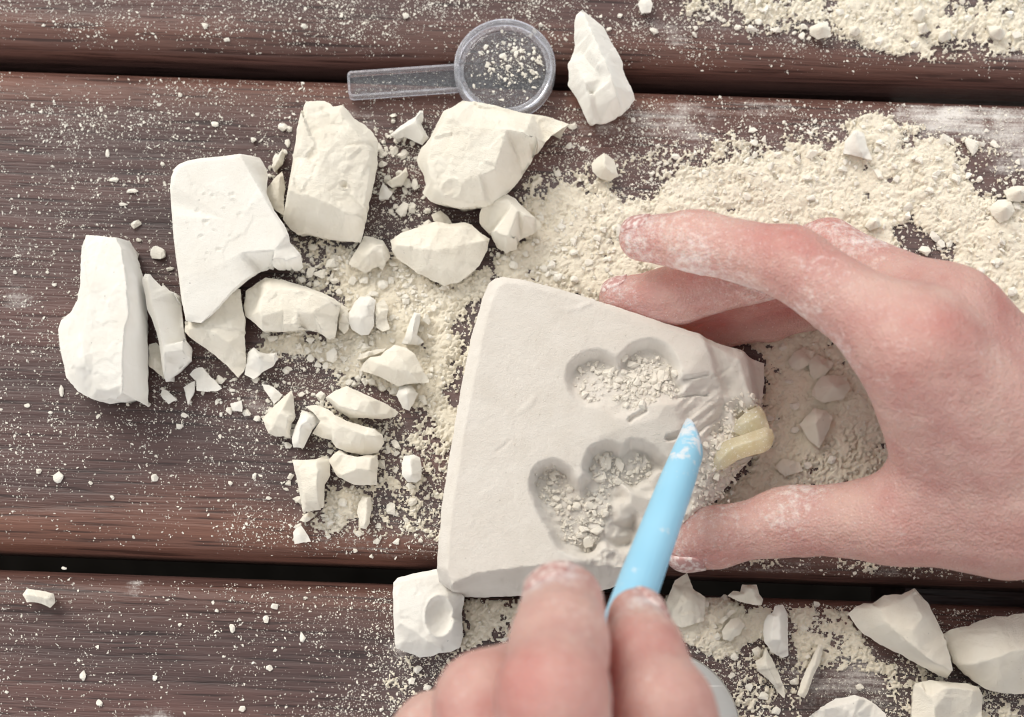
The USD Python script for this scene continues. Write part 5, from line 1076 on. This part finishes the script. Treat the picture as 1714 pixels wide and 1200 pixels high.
MARKS = {'the biggest slab': (390, 390), 'the tall prism': (180, 530), 'the upright fragment': (555, 290), 'the large wedge': (815, 265), 'the pointed shard': (1000, 120), 'the magnifier': (800, 120), 'the footed fragment': (850, 375), 'the sandy fragment': (740, 415), 'the oblong block': (490, 510), 'the domed lump': (605, 530), 'the fan-shaped piece': (660, 610), 'the sail-shaped fragment': (465, 690), 'the beige lump': (590, 720), 'the squat block': (592, 785), 'the column fragment': (520, 810), 'the barrel lump': (690, 785), 'the gripping knuckles': (1370, 390), 'the gripping fingertip': (1060, 400), 'the crest flake': (1435, 240), 'the held block': (790, 600), 'the hollowed fragment': (715, 1030), 'the lone oblong pebble': (65, 1000), 'the bright-faced wedge': (1500, 1060), 'the plaster stick': (1355, 1120), 'the jagged splinter': (1290, 1130), 'the slender fragment': (1300, 1060), 'the three-cornered chip': (340, 640), 'the pinkish pebble': (1012, 280), 'the palm': (1480, 700), 'the toy bone': (1250, 745), 'the small pyramid': (687, 555), 'the spindle fragment': (605, 677), 'the pale lid': (1200, 1140), 'the tool hand': (800, 1100), 'the cube-like lump': (1545, 45), 'the corner lump': (1670, 53), 'the edge lump': (1680, 350), 'the thin-dust lump': (1373, 50)}
SAID = {}
def which(u, v, ru, rv, noun):
    near = sorted(MARKS, key=lambda k: math.hypot(MARKS[k][0] - u, MARKS[k][1] - v))
    a, b, c = near[:3]
    size = 'tiny' if ru * rv < 34 else 'small' if ru * rv < 75 else 'larger'
    shape = 'oblong' if ru > 1.45 * rv else 'upright' if rv > 1.35 * ru else 'rounded'
    dx, dy = u - MARKS[a][0], v - MARKS[a][1]
    side_ = ('below' if dy > 0 else 'above') if abs(dy) > 0.7 * abs(dx) else 'beside'
    for t in (f'{size} {shape} {noun} {side_} {a}', f'{size} {shape} {noun} {side_} {a}, towards {b}', f'{size} {shape} {noun} {side_} {a}, between {b} and {c}', f'{size} {shape} {noun} {side_} {a}, closer to {c}', f'pale {size} {shape} {noun} {side_} {a}, a little off {b}', f'second {size} {shape} {noun} {side_} {a}, counted from {b}', f'third {size} {shape} {noun} {side_} {a}, counted from {b}', f'fourth {size} {shape} {noun} {side_} {a}, counted from {b}'):
        if t not in SAID and len(t.replace('-', ' ').split()) < 17: break
    SAID[t] = 1
    return t
n_ = 0
for where, (grp, items) in PEB.items():
    for u, v, ru, rv in items:
        hv_, hf_ = hull(15 + n_ % 6, (1, 1, 1), 600 + n_)
        rg = np.random.default_rng(700 + n_)
        p0 = W(u, v, 0.8)[:2]
        gz_ = float(ground_z(p0[None])[0])
        if gz_ < -3: gz_ = 0.0
        R = trimesh.transformations.random_rotation_matrix(rg.uniform(size=3))[:3, :3]
        q = (hv_ @ R.T) * np.array([ru * 0.13, rv * 0.13, 0.8 * min(ru, rv) * 0.13])
        ms = trimesh.Trimesh(q, hf_).subdivide()
        qv = np.array(ms.vertices); qv = qv * (1 + 0.10 * nz(qv + 50.0 * n_, 0.9, 2, 3))[:, None]
        qv[:, 2] -= qv[:, 2].min() * 0.75
        qv += [p0[0], p0[1], gz_]
        g = put('plaster_pebble', (qv, np.array(ms.faces)), M_CRUMB, smooth=False)
        tag(g, which(u, v, ru, rv, 'plaster pebble'), 'pebble', grp)
        n_ += 1
# rounder grains in the hollows of the block
BM = {'the upper notch': (1035, 590), 'the upper hollow mouth': (1140, 650), 'the upper hollow floor': (970, 670), 'the round lower lobe': (925, 810), 'the square lower lobe': (1010, 765), 'the lower hollow end': (975, 910), 'the blue tool': (1090, 850), 'the toy bone': (1250, 745), 'the tool tip': (1150, 710), 'the scraped slope': (1190, 690)}
for k, (u, v, ru, rv) in enumerate([(1108,630,15,13),(1130,628,10,9),(1060,610,12,10),(1043,602,10,9),(1055,632,11,10),(1080,650,10,8),(1015,625,9,8),(1095,640,8,8),(1035,640,9,8),(1070,600,8,7),(1016,772,10,17),(1037,775,11,16),(1005,800,13,8),(1035,803,10,8),(930,835,10,8),(934,848,10,8),(985,845,11,9),(975,893,12,9),(1000,887,13,9),(985,905,11,14),(1180,745,9,8),(1198,738,9,8),(1245,700,10,8),(1260,688,9,7),(1195,722,8,7),(1212,790,9,8)]):
    hv_, hf_ = hull(16, (1, 1, 1), 900 + k)
    p0 = W(u, v, 21.5)
    z0 = float(block_z(p0[None, :2])[0])
    q = hv_ * np.array([ru * 0.124, rv * 0.124, 0.75 * min(ru, rv) * 0.124])
    ms = trimesh.Trimesh(q, hf_).subdivide(); qv = np.array(ms.vertices); qv = qv * (1 + 0.08 * nz(qv + 50.0 * k, 0.8, 2, 4))[:, None]
    qv += [p0[0], p0[1], z0 + 0.35 * min(ru, rv) * 0.124]
    MARKS = BM
    g = put('plaster_pebble', (qv, np.array(ms.faces)), M_GRAIN, smooth=False)
    tag(g, which(u, v, ru, rv, 'plaster grain'), 'pebble', 'grains on the held block')
